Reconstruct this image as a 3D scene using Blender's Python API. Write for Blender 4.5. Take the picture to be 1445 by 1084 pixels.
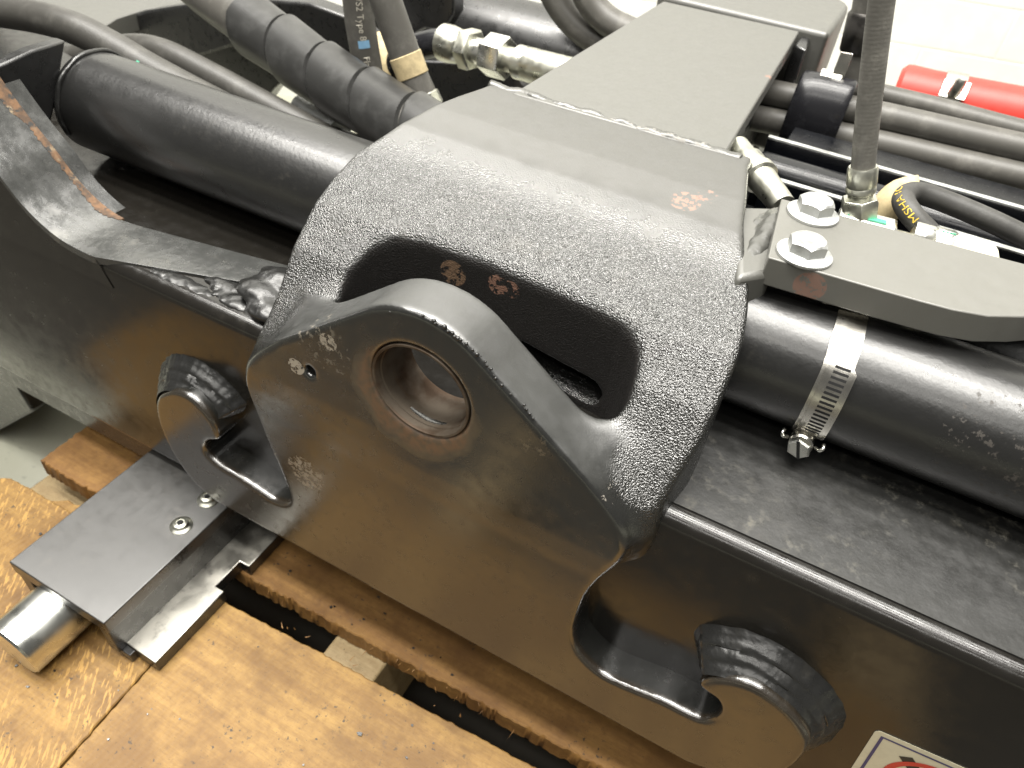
import bpy, bmesh, math, random
import numpy as np
from mathutils import Vector, Matrix, noise as mnoise
R_ = math.radians
rng = random.Random(7)
for o in list(bpy.data.objects): bpy.data.objects.remove(o)
scene = bpy.context.scene
COL = scene.collection

# ------------------------------------------------------------------ camera
F = 1047.28; CX, CY = 722.5, 542.0            # focal length and centre in photo pixels
M = np.array([[0.87893171, 0.3749358, -0.29479178],
              [0.46921083, -0.56885766, 0.675457],
              [0.08555845, -0.73200007, -0.67591097]])   # camera right, down, forward as columns
CAM = np.array([0.13616977, -0.2072232, 0.23655173])
cd = bpy.data.cameras.new('camera'); cam = bpy.data.objects.new('camera', cd); COL.objects.link(cam)
cd.sensor_width = 36; cd.lens = 36 * F / 1445; cd.clip_start = .01; cd.clip_end = 100
rm = Matrix([[M[i, 0], -M[i, 1], -M[i, 2]] for i in range(3)]).to_4x4()
cam.matrix_world = Matrix.Translation(CAM) @ rm
cd.dof.use_dof = True; cd.dof.focus_distance = .36; cd.dof.aperture_fstop = 14
scene.camera = cam

# ------------------------------------------------------------------ light: a bright workshop with ceiling lamps
w = bpy.data.worlds.new('World'); scene.world = w; w.use_nodes = True
bg = w.node_tree.nodes['Background']
bg.inputs[0].default_value = (1.0, .97, .90, 1); bg.inputs[1].default_value = .15
def area(name, loc, target, sx, sy, power, col=(1, .97, .91)):
    l = bpy.data.lights.new(name, 'AREA'); l.shape = 'RECTANGLE'; l.size = sx; l.size_y = sy
    l.energy = power; l.color = col
    o = bpy.data.objects.new(name, l); COL.objects.link(o); o.location = loc
    o.rotation_euler = (Vector(target) - Vector(loc)).to_track_quat('-Z', 'Y').to_euler()
    return o
# five ceiling fixtures running along the beam
for ly, lx, pw in ((-1.80, -.2, 24), (-.95, -.4, 20), (-.38, -.45, 72), (.14, -.45, 100), (.70, -.3, 46)):
    area('ceiling_lamp', (lx, ly, 2.15), (lx, ly * .3, 0), 3.0, .22, pw)
scene.view_settings.view_transform = 'Standard'; scene.view_settings.look = 'None'
scene.view_settings.gamma = 1; scene.view_settings.use_curve_mapping = False
scene.view_settings.exposure = -0.08
scene.render.engine = 'CYCLES'
scene.render.resolution_x, scene.render.resolution_y = 1024, 768

# ------------------------------------------------------------------ helpers: points
def px(u, v, axis, val):
    """point of the place seen at photo pixel (u, v) on the plane axis=val (x, y or z)"""
    a = 'xyz'.index(axis)
    r = M @ np.array([(u - CX) / F, (v - CY) / F, 1.0])
    return Vector(CAM + (val - CAM[a]) / r[a] * r)
def V(*a): return Vector(a)

# ------------------------------------------------------------------ helpers: materials
MATS = {}
class NT:
    def __init__(s, name):
        s.m = bpy.data.materials.new(name); s.m.use_nodes = True
        s.t = s.m.node_tree; s.p = s.t.nodes['Principled BSDF']
        s.tc = s.t.nodes.new('ShaderNodeTexCoord')
        MATS[name] = s.m
    def n(s, typ, **kw):
        nd = s.t.nodes.new('ShaderNode' + typ)
        for k, v in kw.items(): setattr(nd, k, v)
        return nd
    def l(s, a, b): s.t.links.new(a, b)
    def put(s, inp, v):
        if hasattr(v, 'links') or hasattr(v, 'is_output'): s.l(v, inp)
        elif isinstance(v, (tuple, list)) and len(v) == 3 and inp.type == 'RGBA': inp.default_value = (*v, 1)
        else: inp.default_value = v
    def coord(s, kind='Object', scale=(1, 1, 1), rot=(0, 0, 0)):
        mp = s.n('Mapping'); s.l(s.tc.outputs[kind], mp.inputs[0])
        mp.inputs['Scale'].default_value = scale; mp.inputs['Rotation'].default_value = rot
        return mp.outputs[0]
    def noise(s, scale, detail=3, rough=.55, vec=None, dist=0):
        nd = s.n('TexNoise'); nd.inputs['Scale'].default_value = scale; nd.inputs['Detail'].default_value = detail
        nd.inputs['Roughness'].default_value = rough; nd.inputs['Distortion'].default_value = dist
        s.l(vec if vec is not None else s.tc.outputs['Object'], nd.inputs['Vector'])
        return nd.outputs['Fac']
    def ramp(s, fac, a, b, lo=0., hi=1.):
        r = s.n('MapRange'); r.interpolation_type = 'SMOOTHSTEP'
        s.put(r.inputs['Value'], fac)
        r.inputs['From Min'].default_value = a; r.inputs['From Max'].default_value = b
        r.inputs['To Min'].default_value = lo; r.inputs['To Max'].default_value = hi
        return r.outputs[0]
    def math(s, op, a, b=0., clamp=False):
        m = s.n('Math', operation=op); m.use_clamp = clamp
        s.put(m.inputs[0], a); s.put(m.inputs[1], b); return m.outputs[0]
    def mix(s, fac, a, b):
        m = s.n('Mix', data_type='RGBA'); s.put(m.inputs[0], fac); s.put(m.inputs[6], a); s.put(m.inputs[7], b)
        return m.outputs[2]
    def dist(s, pos):
        v = s.n('VectorMath', operation='DISTANCE'); s.l(s.tc.outputs['Object'], v.inputs[0])
        v.inputs[1].default_value = pos; return v.outputs['Value']
    def bump(s, h, strength, distance=.001, prev=None):
        b = s.n('Bump'); s.put(b.inputs['Strength'], strength); b.inputs['Distance'].default_value = distance
        s.l(h, b.inputs['Height'])
        if prev is not None: s.l(prev, b.inputs['Normal'])
        return b.outputs[0]
    def out(s, col=None, rough=None, normal=None, metal=None, spec=None, coat=None):
        p = s.p.inputs
        if col is not None: s.put(p['Base Color'], col)
        if rough is not None: s.put(p['Roughness'], rough)
        if normal is not None: s.l(normal, p['Normal'])
        if metal is not None: s.put(p['Metallic'], metal)
        if spec is not None: s.put(p['Specular IOR Level'], spec)
        if coat is not None: p['Coat Weight'].default_value = coat; p['Coat Roughness'].default_value = .12
        return s.m

def paint(name, base=(.018, .018, .017), rough=.3, peel=0., peel_scale=520, dust=.3, dust_col=(.16, .145, .115),
          spots=(), spec=.5, dust_scale=55, peel_mask=None, extra=None, fleck=.5, ior=1.8, wave=.035, rvar=.08):
    """black machine paint: orange peel, dust, small pale flecks, chips at given places"""
    s = NT(name)
    big = s.noise(9, 4, .6); fine = s.noise(dust_scale, 6, .72)
    d = s.math('MULTIPLY', s.ramp(fine, .50, .78), s.ramp(big, .42, .64))
    col = s.mix(s.math('MULTIPLY', d, dust), base, dust_col)
    fl = s.ramp(s.noise(900, 2, .5), .76, .80)
    fl = s.math('MULTIPLY', fl, s.ramp(s.noise(60, 2), .5, .7, 0, fleck))
    col = s.mix(fl, col, (.3, .28, .24))
    rg = s.math('ADD', s.ramp(s.noise(120, 4, .6), .3, .75, rough - rvar * .7, rough + rvar), s.math('MULTIPLY', d, dust * .5))
    if extra: col, rg = extra(s, col, rg)
    for (pos, rad, c, thr) in spots:
        m = s.ramp(s.dist(pos), rad, rad * .35)
        m = s.math('MULTIPLY', m, s.ramp(s.noise(260, 5, .7), thr, thr + .04))
        m2 = s.ramp(s.math('ADD', m, s.math('MULTIPLY', s.noise(420, 4), .0)), .12, .25)
        col = s.mix(m2, col, c); rg = s.math('ADD', rg, s.math('MULTIPLY', m2, .3))
    nrm = s.bump(s.noise(30, 3), wave, .002)
    if peel:
        st = peel if peel_mask is None else s.math('MULTIPLY', peel_mask(s), peel)
        nrm = s.bump(s.noise(peel_scale, 1.5, .5), st, .0014, nrm)
    nrm = s.bump(s.noise(1500, 2), .05, .0004, nrm)
    s.p.inputs['IOR'].default_value = ior
    return s.out(col, rg, nrm, spec=getattr(s, 'spec', spec))

def rubber(name, base=(.03, .03, .028), rough=.5, rib=0., bump=.12):
    s = NT(name)
    v = s.coord('UV', (1, 1, 1))
    col = s.mix(s.ramp(s.noise(60, 5, .7), .45, .75, 0, .5), base, tuple(min(1, c * 2.2 + .012) for c in base))
    nrm = s.bump(s.noise(700, 3), bump, .0006)
    if rib:
        wv = s.n('TexWave'); wv.wave_type = 'BANDS'; wv.bands_direction = 'X'
        wv.inputs['Scale'].default_value = rib; wv.inputs['Distortion'].default_value = .4; s.l(v, wv.inputs['Vector'])
        nrm = s.bump(wv.outputs['Fac'], .07, .0005, nrm)
    return s.out(col, rough, nrm)

def metal(name, base=(.62, .61, .57), rough=.3, stain=.3, stain_col=(.2, .17, .13), bump=.1, metallic=1.0, scale=180):
    s = NT(name)
    n1 = s.noise(scale, 5, .65)
    col = s.mix(s.ramp(n1, .5, .8, 0, stain), base, stain_col)
    rg = s.ramp(s.noise(scale * .7, 4), .3, .7, rough * .75, rough * 1.35)
    return s.out(col, rg, s.bump(s.noise(900, 3), bump, .0004), metal=metallic)

def plain(name, col, rough=.5, metallic=0., var=.15):
    s = NT(name)
    c = s.mix(s.ramp(s.noise(140, 4, .65), .4, .75, 0, var * 2), col, tuple(k * .55 for k in col))
    return s.out(c, rough, s.bump(s.noise(500, 3), .08, .0005), metal=metallic)

# ------------------------------------------------------------------ helpers: meshes and objects
class MB:
    def __init__(s): s.v = []; s.f = []; s.uv = None
    def add(s, vs, fs):
        b = len(s.v); s.v += [tuple(p) for p in vs]; s.f += [tuple(i + b for i in f) for f in fs]; return s
    def box(s, x0, x1, y0, y1, z0, z1):
        vs = [(x, y, z) for x in (x0, x1) for y in (y0, y1) for z in (z0, z1)]
        return s.add(vs, [(0, 1, 3, 2), (4, 6, 7, 5), (0, 4, 5, 1), (2, 3, 7, 6), (0, 2, 6, 4), (1, 5, 7, 3)])
    def prism(s, pts, vec):
        """closed polygon of 3D points swept by vec"""
        n = len(pts); vec = Vector(vec)
        vs = [Vector(p) for p in pts] + [Vector(p) + vec for p in pts]
        fs = [tuple(range(n))[::-1], tuple(range(n, 2 * n))]
        fs += [(i, (i + 1) % n, n + (i + 1) % n, n + i) for i in range(n)]
        return s.add(vs, fs)
    def hexa(s, c, ax, r, h, n=6, chamf=.12, phase=0.):
        ax = Vector(ax).normalized(); u = ax.orthogonal().normalized(); q = ax.cross(u)
        prof = [(r * .96, 0), (r, h * .03), (r, h * (1 - chamf)), (r * (1 - chamf * .8), h)]
        return s.lathe(c, ax, prof, n, phase, caps=True)
    def lathe(s, c, ax, prof, n=32, phase=0., caps=True, u=None):
        c = Vector(c); ax = Vector(ax).normalized()
        u = Vector(u).normalized() if u is not None else ax.orthogonal().normalized(); q = ax.cross(u)
        vs = []
        for (r, h) in prof:
            for k in range(n):
                a = phase + 2 * math.pi * k / n
                vs.append(c + ax * h + (u * math.cos(a) + q * math.sin(a)) * r)
        m = len(prof); fs = []
        for i in range(m - 1):
            for k in range(n):
                fs.append((i * n + k, i * n + (k + 1) % n, (i + 1) * n + (k + 1) % n, (i + 1) * n + k))
        if caps: fs += [tuple(range(n))[::-1], tuple(range((m - 1) * n, m * n))]
        return s.add(vs, fs)
    def build(s, name, mat, parent=None, smooth=False, bevel=0, seg=2, uv=None, auto=None):
        me = bpy.data.meshes.new(name); me.from_pydata(s.v, [], s.f); me.update()
        if uv is not None:
            lay = me.uv_layers.new(name='UVMap')
            idx = np.empty(len(me.loops), dtype=np.int32); me.loops.foreach_get('vertex_index', idx)
            lay.data.foreach_set('uv', np.asarray(uv, dtype=np.float32)[idx].ravel())
        bm = bmesh.new(); bm.from_mesh(me); bmesh.ops.recalc_face_normals(bm, faces=bm.faces); bm.to_mesh(me); bm.free()
        o = bpy.data.objects.new(name, me); COL.objects.link(o)
        me.materials.append(MATS[mat] if isinstance(mat, str) else mat)
        if smooth or auto: me.shade_smooth()
        if auto: me.set_sharp_from_angle(angle=R_(auto))
        if bevel:
            b = o.modifiers.new('bevel', 'BEVEL'); b.width = bevel; b.segments = seg; b.limit_method = 'ANGLE'
            b.angle_limit = R_(35); b.harden_normals = False
            me.shade_smooth(); me.set_sharp_from_angle(angle=R_(50))
        if parent is not None: adopt(o, parent)
        return o
def wmat(o):
    m = Matrix.LocRotScale(o.location, o.rotation_euler, o.scale)
    return m if o.parent is None else wmat(o.parent) @ o.matrix_parent_inverse @ m
def adopt(o, parent):
    o.parent = parent; o.matrix_parent_inverse = wmat(parent).inverted()
def tag(o, label, cat=None, group=None, kind=None):
    if label: o['label'] = label
    if cat: o['category'] = cat
    if group: o['group'] = group
    if kind: o['kind'] = kind
    return o
def thing(name, loc, label, cat, group=None):
    o = bpy.data.objects.new(name, None); COL.objects.link(o); o.location = loc; o.empty_display_size = .02
    return tag(o, label, cat, group)
def copy_tree(o, parent=None):
    c = o.copy(); COL.objects.link(c)
    if parent is not None: c.parent = parent; c.matrix_parent_inverse = o.matrix_parent_inverse.copy()
    for ch in o.children: copy_tree(ch, c)
    return c

def spline(pts, step=.004):
    P = [Vector(p) for p in pts]
    P = [P[0] * 2 - P[1]] + P + [P[-1] * 2 - P[-2]]
    out = []
    for i in range(1, len(P) - 2):
        a, b, c, d = P[i - 1], P[i], P[i + 1], P[i + 2]
        n = max(2, int((c - b).length / step))
        for k in range(n):
            t = k / n
            out.append(.5 * ((2 * b) + (c - a) * t + (2 * a - 5 * b + 4 * c - d) * t * t + (3 * b - a - 3 * c + d) * t ** 3))
    out.append(P[-2]); return out
def frames(path):
    fr = []; u = None
    for i, p in enumerate(path):
        t = (path[min(i + 1, len(path) - 1)] - path[max(i - 1, 0)]).normalized()
        if u is None: u = (t.cross(V(0, 0, 1)) if abs(t.z) < .9 else t.cross(V(1, 0, 0))).normalized()
        u = (u - t * u.dot(t)).normalized(); fr.append((p, t, u, t.cross(u)))
    return fr
def tube(path, r, n=20, rfun=None):
    """returns MB and uv for a round hose; u along its length in metres"""
    fr = frames(path); mb = MB(); vs = []; uv = []; L = 0
    for i, (p, t, u, q) in enumerate(fr):
        if i: L += (p - fr[i - 1][0]).length
        for k in range(n):
            a = 2 * math.pi * k / n
            rr = rfun(L, a) if rfun else (r(L) if callable(r) else r)
            vs.append(p + (u * math.cos(a) + q * math.sin(a)) * rr); uv.append((L, a / (2 * math.pi) * .06))
    m = len(fr)
    fs = [(i * n + k, i * n + (k + 1) % n, (i + 1) * n + (k + 1) % n, (i + 1) * n + k) for i in range(m - 1) for k in range(n)]
    fs += [tuple(range(n))[::-1], tuple(range((m - 1) * n, m * n))]
    mb.add(vs, fs); return mb, uv
def hose(name, pts, r, mat, parent, n=20, step=.004):
    path = spline(pts, step); mb, uv = tube(path, r, n)
    o = mb.build(name, mat, parent, smooth=True, uv=uv); return o, path
def ring_on(name, path, s0, s1, prof, mat, parent, n=24, auto=40):
    """lathe between two arc lengths of a path (sleeves, ferrules, nuts)"""
    L = [0]
    for a, b in zip(path, path[1:]): L.append(L[-1] + (b - a).length)
    def at(s):
        s = min(max(s, 0), L[-1]); i = max(k for k in range(len(L)) if L[k] <= s + 1e-9); i = min(i, len(path) - 2)
        return path[i].lerp(path[i + 1], (s - L[i]) / max(1e-9, L[i + 1] - L[i]))
    a, b = at(s0), at(s1); ax = b - a
    pr = [(r, h * ax.length) for r, h in prof]
    return MB().lathe(a, ax, pr, n).build(name, mat, parent, auto=auto)
def weld(name, pts, r, mat, parent, step=.0012, ripple=.0035, amp=.22, jit=.0006, n=10, seed=0):
    path = spline(pts, step); rr = random.Random(seed)
    ph = rr.random() * 9
    def rf(L, a):
        x = (L / ripple) % 1.0
        return r * (1 + amp * (x - .5) + .25 * mnoise.noise((L * 90 + ph, math.cos(a) * 1.5, math.sin(a) * 1.5)))
    path = [p + Vector((mnoise.noise((i * .13 + ph, 1, 0)), mnoise.noise((i * .13, ph, 5)), mnoise.noise((i * .13, 3, ph)))) * jit for i, p in enumerate(path)]
    mb, uv = tube(path, r, n, rf); return mb.build(name, mat, parent, smooth=True)
def text_mesh(body, size):
    c = bpy.data.curves.new('lettering', 'FONT'); c.body = body; c.size = size; c.resolution_u = 3
    o = bpy.data.objects.new('lettering', c); COL.objects.link(o)
    dg = bpy.context.evaluated_depsgraph_get(); me = bpy.data.meshes.new_from_object(o.evaluated_get(dg))
    vs = [tuple(v.co) for v in me.vertices]; fs = [tuple(p.vertices) for p in me.polygons]
    bpy.data.objects.remove(o); return vs, fs
def text_on_hose(body, size, path, r, s0, ang, mat, parent, flip=1, name='lettering'):
    """flat print wrapped on the hose: x runs along the hose from arc length s0, y round it from angle ang"""
    vs, fs = text_mesh(body, size)
    L = [0]
    for a, b in zip(path, path[1:]): L.append(L[-1] + (b - a).length)
    fr = frames(path); out = []
    for x, y, z in vs:
        s = min(max(s0 + flip * x, 0), L[-1] - 1e-6); i = int(np.searchsorted(L, s, side='right') - 1); i = min(i, len(path) - 2)
        t = (s - L[i]) / max(1e-9, L[i + 1] - L[i]); p = path[i].lerp(path[i + 1], t)
        u = fr[i][2].lerp(fr[i + 1][2], t); q = fr[i][3].lerp(fr[i + 1][3], t)
        a = ang - flip * (y - .35 * size) / r
        out.append(p + (u * math.cos(a) + q * math.sin(a)) * (r + .00025))
    mb = MB(); mb.add(out, fs); return mb.build(name, mat, parent)
def side_angle(path, i, toward):
    p, t, u, q = frames(path)[i]; d = Vector(toward) - p
    return math.atan2(d.dot(q), d.dot(u))

# ---- signed-distance meshing for cast, filleted shapes
def sd_poly(px_, py_, poly):
    d = np.full(px_.shape, 1e9, np.float32); s = np.ones(px_.shape, np.float32)
    n = len(poly)
    for i in range(n):
        ax, ay = poly[i]; bx, by = poly[i - 1]
        ex, ey = bx - ax, by - ay; wx, wy = px_ - ax, py_ - ay
        t = np.clip((wx * ex + wy * ey) / (ex * ex + ey * ey + 1e-12), 0, 1)
        d = np.minimum(d, (wx - ex * t) ** 2 + (wy - ey * t) ** 2)
        c1 = py_ >= ay; c2 = py_ < by; c3 = ex * wy > ey * wx
        s = np.where((c1 & c2 & c3) | (~c1 & ~c2 & ~c3), -s, s)
    return s * np.sqrt(d)
def extr(d2, d1, r):
    a, b = d2 + r, d1 + r
    return np.minimum(np.maximum(a, b), 0) + np.sqrt(np.maximum(a, 0) ** 2 + np.maximum(b, 0) ** 2) - r
def smin(a, b, k):
    h = np.maximum(k - np.abs(a - b), 0) / k; return np.minimum(a, b) - h * h * k * .25
def smax(a, b, k): return -smin(-a, -b, k)
def surface_net(Fv, org, h):
    s = (Fv < 0); nx, ny, nz = Fv.shape
    cnt = np.zeros((nx - 1, ny - 1, nz - 1), np.int8)
    for dx in (0, 1):
        for dy in (0, 1):
            for dz in (0, 1): cnt += s[dx:nx - 1 + dx, dy:ny - 1 + dy, dz:nz - 1 + dz]
    act = np.argwhere((cnt > 0) & (cnt < 8)); idx = -np.ones(cnt.shape, np.int64)
    idx[act[:, 0], act[:, 1], act[:, 2]] = np.arange(len(act))
    acc = np.zeros((len(act), 3)); num = np.zeros(len(act))
    cs = [(i, j, k) for i in (0, 1) for j in (0, 1) for k in (0, 1)]
    val = {c: Fv[act[:, 0] + c[0], act[:, 1] + c[1], act[:, 2] + c[2]] for c in cs}
    for a in cs:
        for b in cs:
            if sum(abs(p - q) for p, q in zip(a, b)) == 1 and a < b:
                va, vb = val[a], val[b]; m = (va < 0) != (vb < 0)
                t = np.where(m, va / np.where(m, va - vb, 1), 0)
                pos = np.array(a)[None] + t[:, None] * (np.array(b) - np.array(a))[None]
                acc[m] += pos[m]; num[m] += 1
    vert = np.array(org) + h * (act + acc / num[:, None])
    faces = []
    for ax in range(3):
        sl0 = [slice(None)] * 3; sl1 = [slice(None)] * 3; sl0[ax] = slice(0, -1); sl1[ax] = slice(1, None)
        e = np.argwhere(s[tuple(sl0)] != s[tuple(sl1)]); b, c = [(1, 2), (2, 0), (0, 1)][ax]
        lim = cnt.shape
        ok = (e[:, b] > 0) & (e[:, c] > 0) & (e[:, b] < lim[b]) & (e[:, c] < lim[c]) & (e[:, ax] < lim[ax]); e = e[ok]
        def g(db, dc):
            q = e.copy(); q[:, b] -= db; q[:, c] -= dc; return idx[q[:, 0], q[:, 1], q[:, 2]]
        f = np.stack([g(0, 0), g(1, 0), g(1, 1), g(0, 1)], 1)
        neg = s[e[:, 0], e[:, 1], e[:, 2]]; f[~neg] = f[~neg][:, ::-1]
        faces.append(f)
    return vert, np.concatenate(faces)
def net_object(name, vert, f, mat, parent, flip=False):
    me = bpy.data.meshes.new(name)
    me.vertices.add(len(vert)); me.vertices.foreach_set('co', vert.astype(np.float32).ravel())
    me.loops.add(f.size); me.loops.foreach_set('vertex_index', f.astype(np.int32).ravel())
    me.polygons.add(len(f)); me.polygons.foreach_set('loop_start', np.arange(0, f.size, 4, dtype=np.int32))
    me.update(calc_edges=True); me.validate()
    if flip: me.flip_normals()
    me.shade_smooth(); me.materials.append(MATS[mat])
    o = bpy.data.objects.new(name, me); COL.objects.link(o); adopt(o, parent); return o

# ------------------------------------------------------------------ materials
RUST = (.34, .17, .07); PRIMER = (.21, .115, .08); BARE = (.36, .32, .26)
def cast_extra(s, col, rg):
    # brown grease ring pressed out round the bushing
    sep = s.n('SeparateXYZ'); s.l(s.tc.outputs['Object'], sep.inputs[0])
    v = s.n('CombineXYZ'); s.l(sep.outputs[0], v.inputs[0]); s.l(sep.outputs[2], v.inputs[2])
    ln = s.n('VectorMath', operation='LENGTH'); s.l(v.outputs[0], ln.inputs[0]); d = ln.outputs['Value']
    low = s.ramp(sep.outputs[2], .022, -.012)
    dd = s.n('VectorMath', operation='DISTANCE'); s.l(v.outputs[0], dd.inputs[0]); dd.inputs[1].default_value = (-.003, 0, -.006)
    wob = s.math('ADD', s.math('MULTIPLY', dd.outputs['Value'], 1.0), s.math('MULTIPLY', s.math('SUBTRACT', s.noise(60, 4, .6), .5), .016))
    ring = s.math('MULTIPLY', s.ramp(wob, .0375, .0325), s.ramp(sep.outputs[1], .008, .004))
    ring = s.math('MULTIPLY', ring, s.math('ADD', low, .16, True))
    streak = s.noise(130, 5, .7)
    col = s.mix(s.math('MULTIPLY', ring, s.ramp(streak, .3, .62, .35, .95)), col, (.070, .053, .030))
    inner = s.math('MULTIPLY', s.ramp(wob, .033, .029), s.ramp(sep.outputs[1], .008, .004))
    col = s.mix(s.math('MULTIPLY', inner, s.ramp(s.noise(240, 4), .35, .6, .2, .85)), col, (.13, .065, .028))
    rg = s.math('ADD', rg, s.math('MULTIPLY', ring, .25))
    # pocket behind the lug: shade painted into the colour, walls darker and duller
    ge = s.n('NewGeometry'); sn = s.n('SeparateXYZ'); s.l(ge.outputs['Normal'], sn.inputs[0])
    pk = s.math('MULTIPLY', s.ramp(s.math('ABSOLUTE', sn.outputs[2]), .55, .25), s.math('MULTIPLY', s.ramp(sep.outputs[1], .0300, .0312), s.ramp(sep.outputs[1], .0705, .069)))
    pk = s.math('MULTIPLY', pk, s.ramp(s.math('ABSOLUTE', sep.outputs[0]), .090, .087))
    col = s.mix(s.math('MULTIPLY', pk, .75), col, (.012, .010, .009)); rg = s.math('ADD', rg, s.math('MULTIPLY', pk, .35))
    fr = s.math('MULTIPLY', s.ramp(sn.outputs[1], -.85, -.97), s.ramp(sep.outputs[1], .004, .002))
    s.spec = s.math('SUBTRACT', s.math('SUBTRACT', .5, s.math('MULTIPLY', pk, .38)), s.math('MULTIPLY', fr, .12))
    # lug edge: duller grey coat on the torch-cut rim
    rim = s.math('MULTIPLY', s.ramp(s.math('ABSOLUTE', sn.outputs[1]), .6, .3), s.ramp(sep.outputs[1], .032, .029))
    rim = s.math('MULTIPLY', rim, s.ramp(sep.outputs[2], -.018, .0))
    col = s.mix(s.math('MULTIPLY', rim, s.ramp(s.noise(40, 4), .3, .6, .5, 1.)), col, (.028, .029, .027)); rg = s.math('ADD', rg, s.math('MULTIPLY', rim, .22))
    # pallet's brown reflection tinted into the colour of the lower front
    pallet_tint = s.math('MULTIPLY', s.ramp(s.math('ADD', sep.outputs[2], s.math('MULTIPLY', s.math('SUBTRACT', s.noise(30, 4, .65), .5), .06)), -.06, -.11), s.ramp(sep.outputs[1], .006, .003))
    col = s.mix(s.math('MULTIPLY', pallet_tint, .45), col, (.032, .020, .009))
    # flat top: back wall's sheen painted in as lighter grey, with the arm's overspray
    top = s.math('MULTIPLY', s.ramp(s.math('ADD', sep.outputs[1], s.math('MULTIPLY', s.math('SUBTRACT', s.noise(50, 4, .7), .5), .03)), .105, .145), s.ramp(sn.outputs[2], .75, .92))
    col = s.mix(top, col, (.052, .051, .045)); rg = s.math('ADD', rg, s.math('MULTIPLY', top, .22))
    return col, rg
def cast_mask(s):
    """orange peel on the shoulder's outside only; machined front, lug and pocket are smooth"""
    sep = s.n('SeparateXYZ'); s.l(s.tc.outputs['Object'], sep.inputs[0])
    x, y, z = sep.outputs[0], sep.outputs[1], sep.outputs[2]
    a = s.ramp(y, .026, .036)
    b = s.math('MULTIPLY', s.ramp(s.math('ABSOLUTE', x), .086, .102), s.ramp(y, .003, .014))
    m = s.math('MULTIPLY', s.math('MAXIMUM', a, b), s.ramp(z, -.05, -.03))
    m = s.math('MULTIPLY', m, s.ramp(y, .095, .135, 1., .06))
    return s.math('ADD', m, .06)
cast_spots = [
    (px(966, 288, 'z', .056), .010, PRIMER, .50), (px(996, 284, 'z', .056), .008, PRIMER, .54),
    (px(703, 402, 'y', .067), .007, PRIMER, .48), (px(722, 408, 'y', .067), .006, PRIMER, .48),
    (px(640, 385, 'y', .067), .009, (.16, .1, .06), .45), (px(540, 395, 'y', .067), .012, (.2, .09, .07), .53),
    (px(463, 483, 'y', 0), .006, BARE, .46), (px(418, 517, 'y', 0), .006, BARE, .46),
    (px(432, 668, 'y', 0), .016, (.24, .20, .15), .50), (px(375, 640, 'y', 0), .012, (.2, .17, .13), .52),
    (px(755, 630, 'y', 0), .010, (.10, .08, .05), .56),
    (px(455, 490, 'y', 0), .02, (.12, .105, .08), .56), (px(880, 700, 'y', .005), .012, (.2, .18, .15), .60),
]
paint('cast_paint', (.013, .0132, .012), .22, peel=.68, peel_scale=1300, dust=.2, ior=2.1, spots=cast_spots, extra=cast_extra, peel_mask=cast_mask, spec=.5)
paint('beam_paint', (.010, .009, .0075), .20, ior=1.55, wave=.012, peel=.02, peel_scale=300, dust=.10, spec=.5, fleck=.8,
      spots=[(px(340, 410, 'z', -.03), .02, BARE, .62)])
paint('beam_top_paint', (.014, .014, .013), .42, peel=.08, peel_scale=380, dust=.95, dust_col=(.13, .12, .09), dust_scale=130, spec=.5)
paint('pipe_paint', (.011, .011, .0107), .29, peel=.06, peel_scale=420, dust=.12, dust_scale=160, wave=.015, rvar=.025, spec=.5, ior=1.75,
      spots=[(px(1425, 640, 'y', .09), .035, (.030, .025, .02), .58)])
paint('arm_paint', (.080, .079, .069), .48, peel=.06, dust=.12, dust_col=(.12, .115, .10), spec=.75,
      spots=[(px(1085, 110, 'z', .06), .004, PRIMER, .45)])
paint('ramp_paint', (.040, .041, .039), .24, peel=.12, peel_scale=180, dust=.55, dust_col=(.17, .16, .13), spec=.7)
paint('weld_paint', (.013, .013, .0125), .30, peel=.25, peel_scale=260, dust=.12, spec=.5, ior=1.6)
paint('arm_weld_paint', (.055, .055, .049), .36, peel=.3, peel_scale=300, dust=.2, spec=.6, spots=[(px(u, v, 'z', .06), .012, (.20, .19, .17), .52) for u, v in ((870, 176), (910, 190), (950, 202), (990, 214))])
paint('dark_paint', (.012, .012, .012), .30, dust=.3, spec=.5)
paint('rail_paint', (.004, .0045, .006), .22, dust=.06, spec=.5, ior=1.45)
paint('bracket_paint', (.115, .113, .099), .50, dust=.10, dust_col=(.2, .19, .16), spec=.7,
      spots=[(px(1142, 406, 'y', px(1142, 381, 'z', .060).y), .009, PRIMER, .42)])
paint('slide_paint', (.034, .033, .030), .40, dust=.5, dust_col=(.15, .13, .1), dust_scale=70, spec=.6)
rubber('hose_rubber', (.042, .041, .038)); rubber('hose_cloth', (.115, .110, .098), .5, rib=160, bump=.25)
rubber('hose_smooth', (.085, .081, .072), .42, bump=.05); rubber('wrap_plastic', (.028, .028, .027), .36, bump=.06)
rubber('hose_ribbed', (.048, .046, .041), .42, rib=150, bump=.2); rubber('hose_braid', (.04, .042, .042), .4, rib=120, bump=.6)
rubber('sleeve_black', (.012, .012, .014), .25, bump=.04)
metal('zinc', (.66, .66, .58), .34, .35, (.33, .32, .25)); metal('zinc_bright', (.80, .80, .75), .28, .2, (.5, .49, .42))
metal('zinc_dull', (.62, .63, .62), .48, .4, (.35, .35, .34), bump=.3)
metal('stainless', (.66, .64, .59), .22, .25, (.40, .36, .30), bump=.05, scale=90)
metal('chrome', (.66, .67, .63), .28, .12, (.45, .44, .42), bump=.03, scale=60)
metal('bare_steel', (.60, .58, .52), .42, .85, (.10, .09, .08), bump=.25, scale=85)
metal('dark_steel', (.10, .095, .09), .4, .5, (.03, .03, .03), bump=.2)
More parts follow.
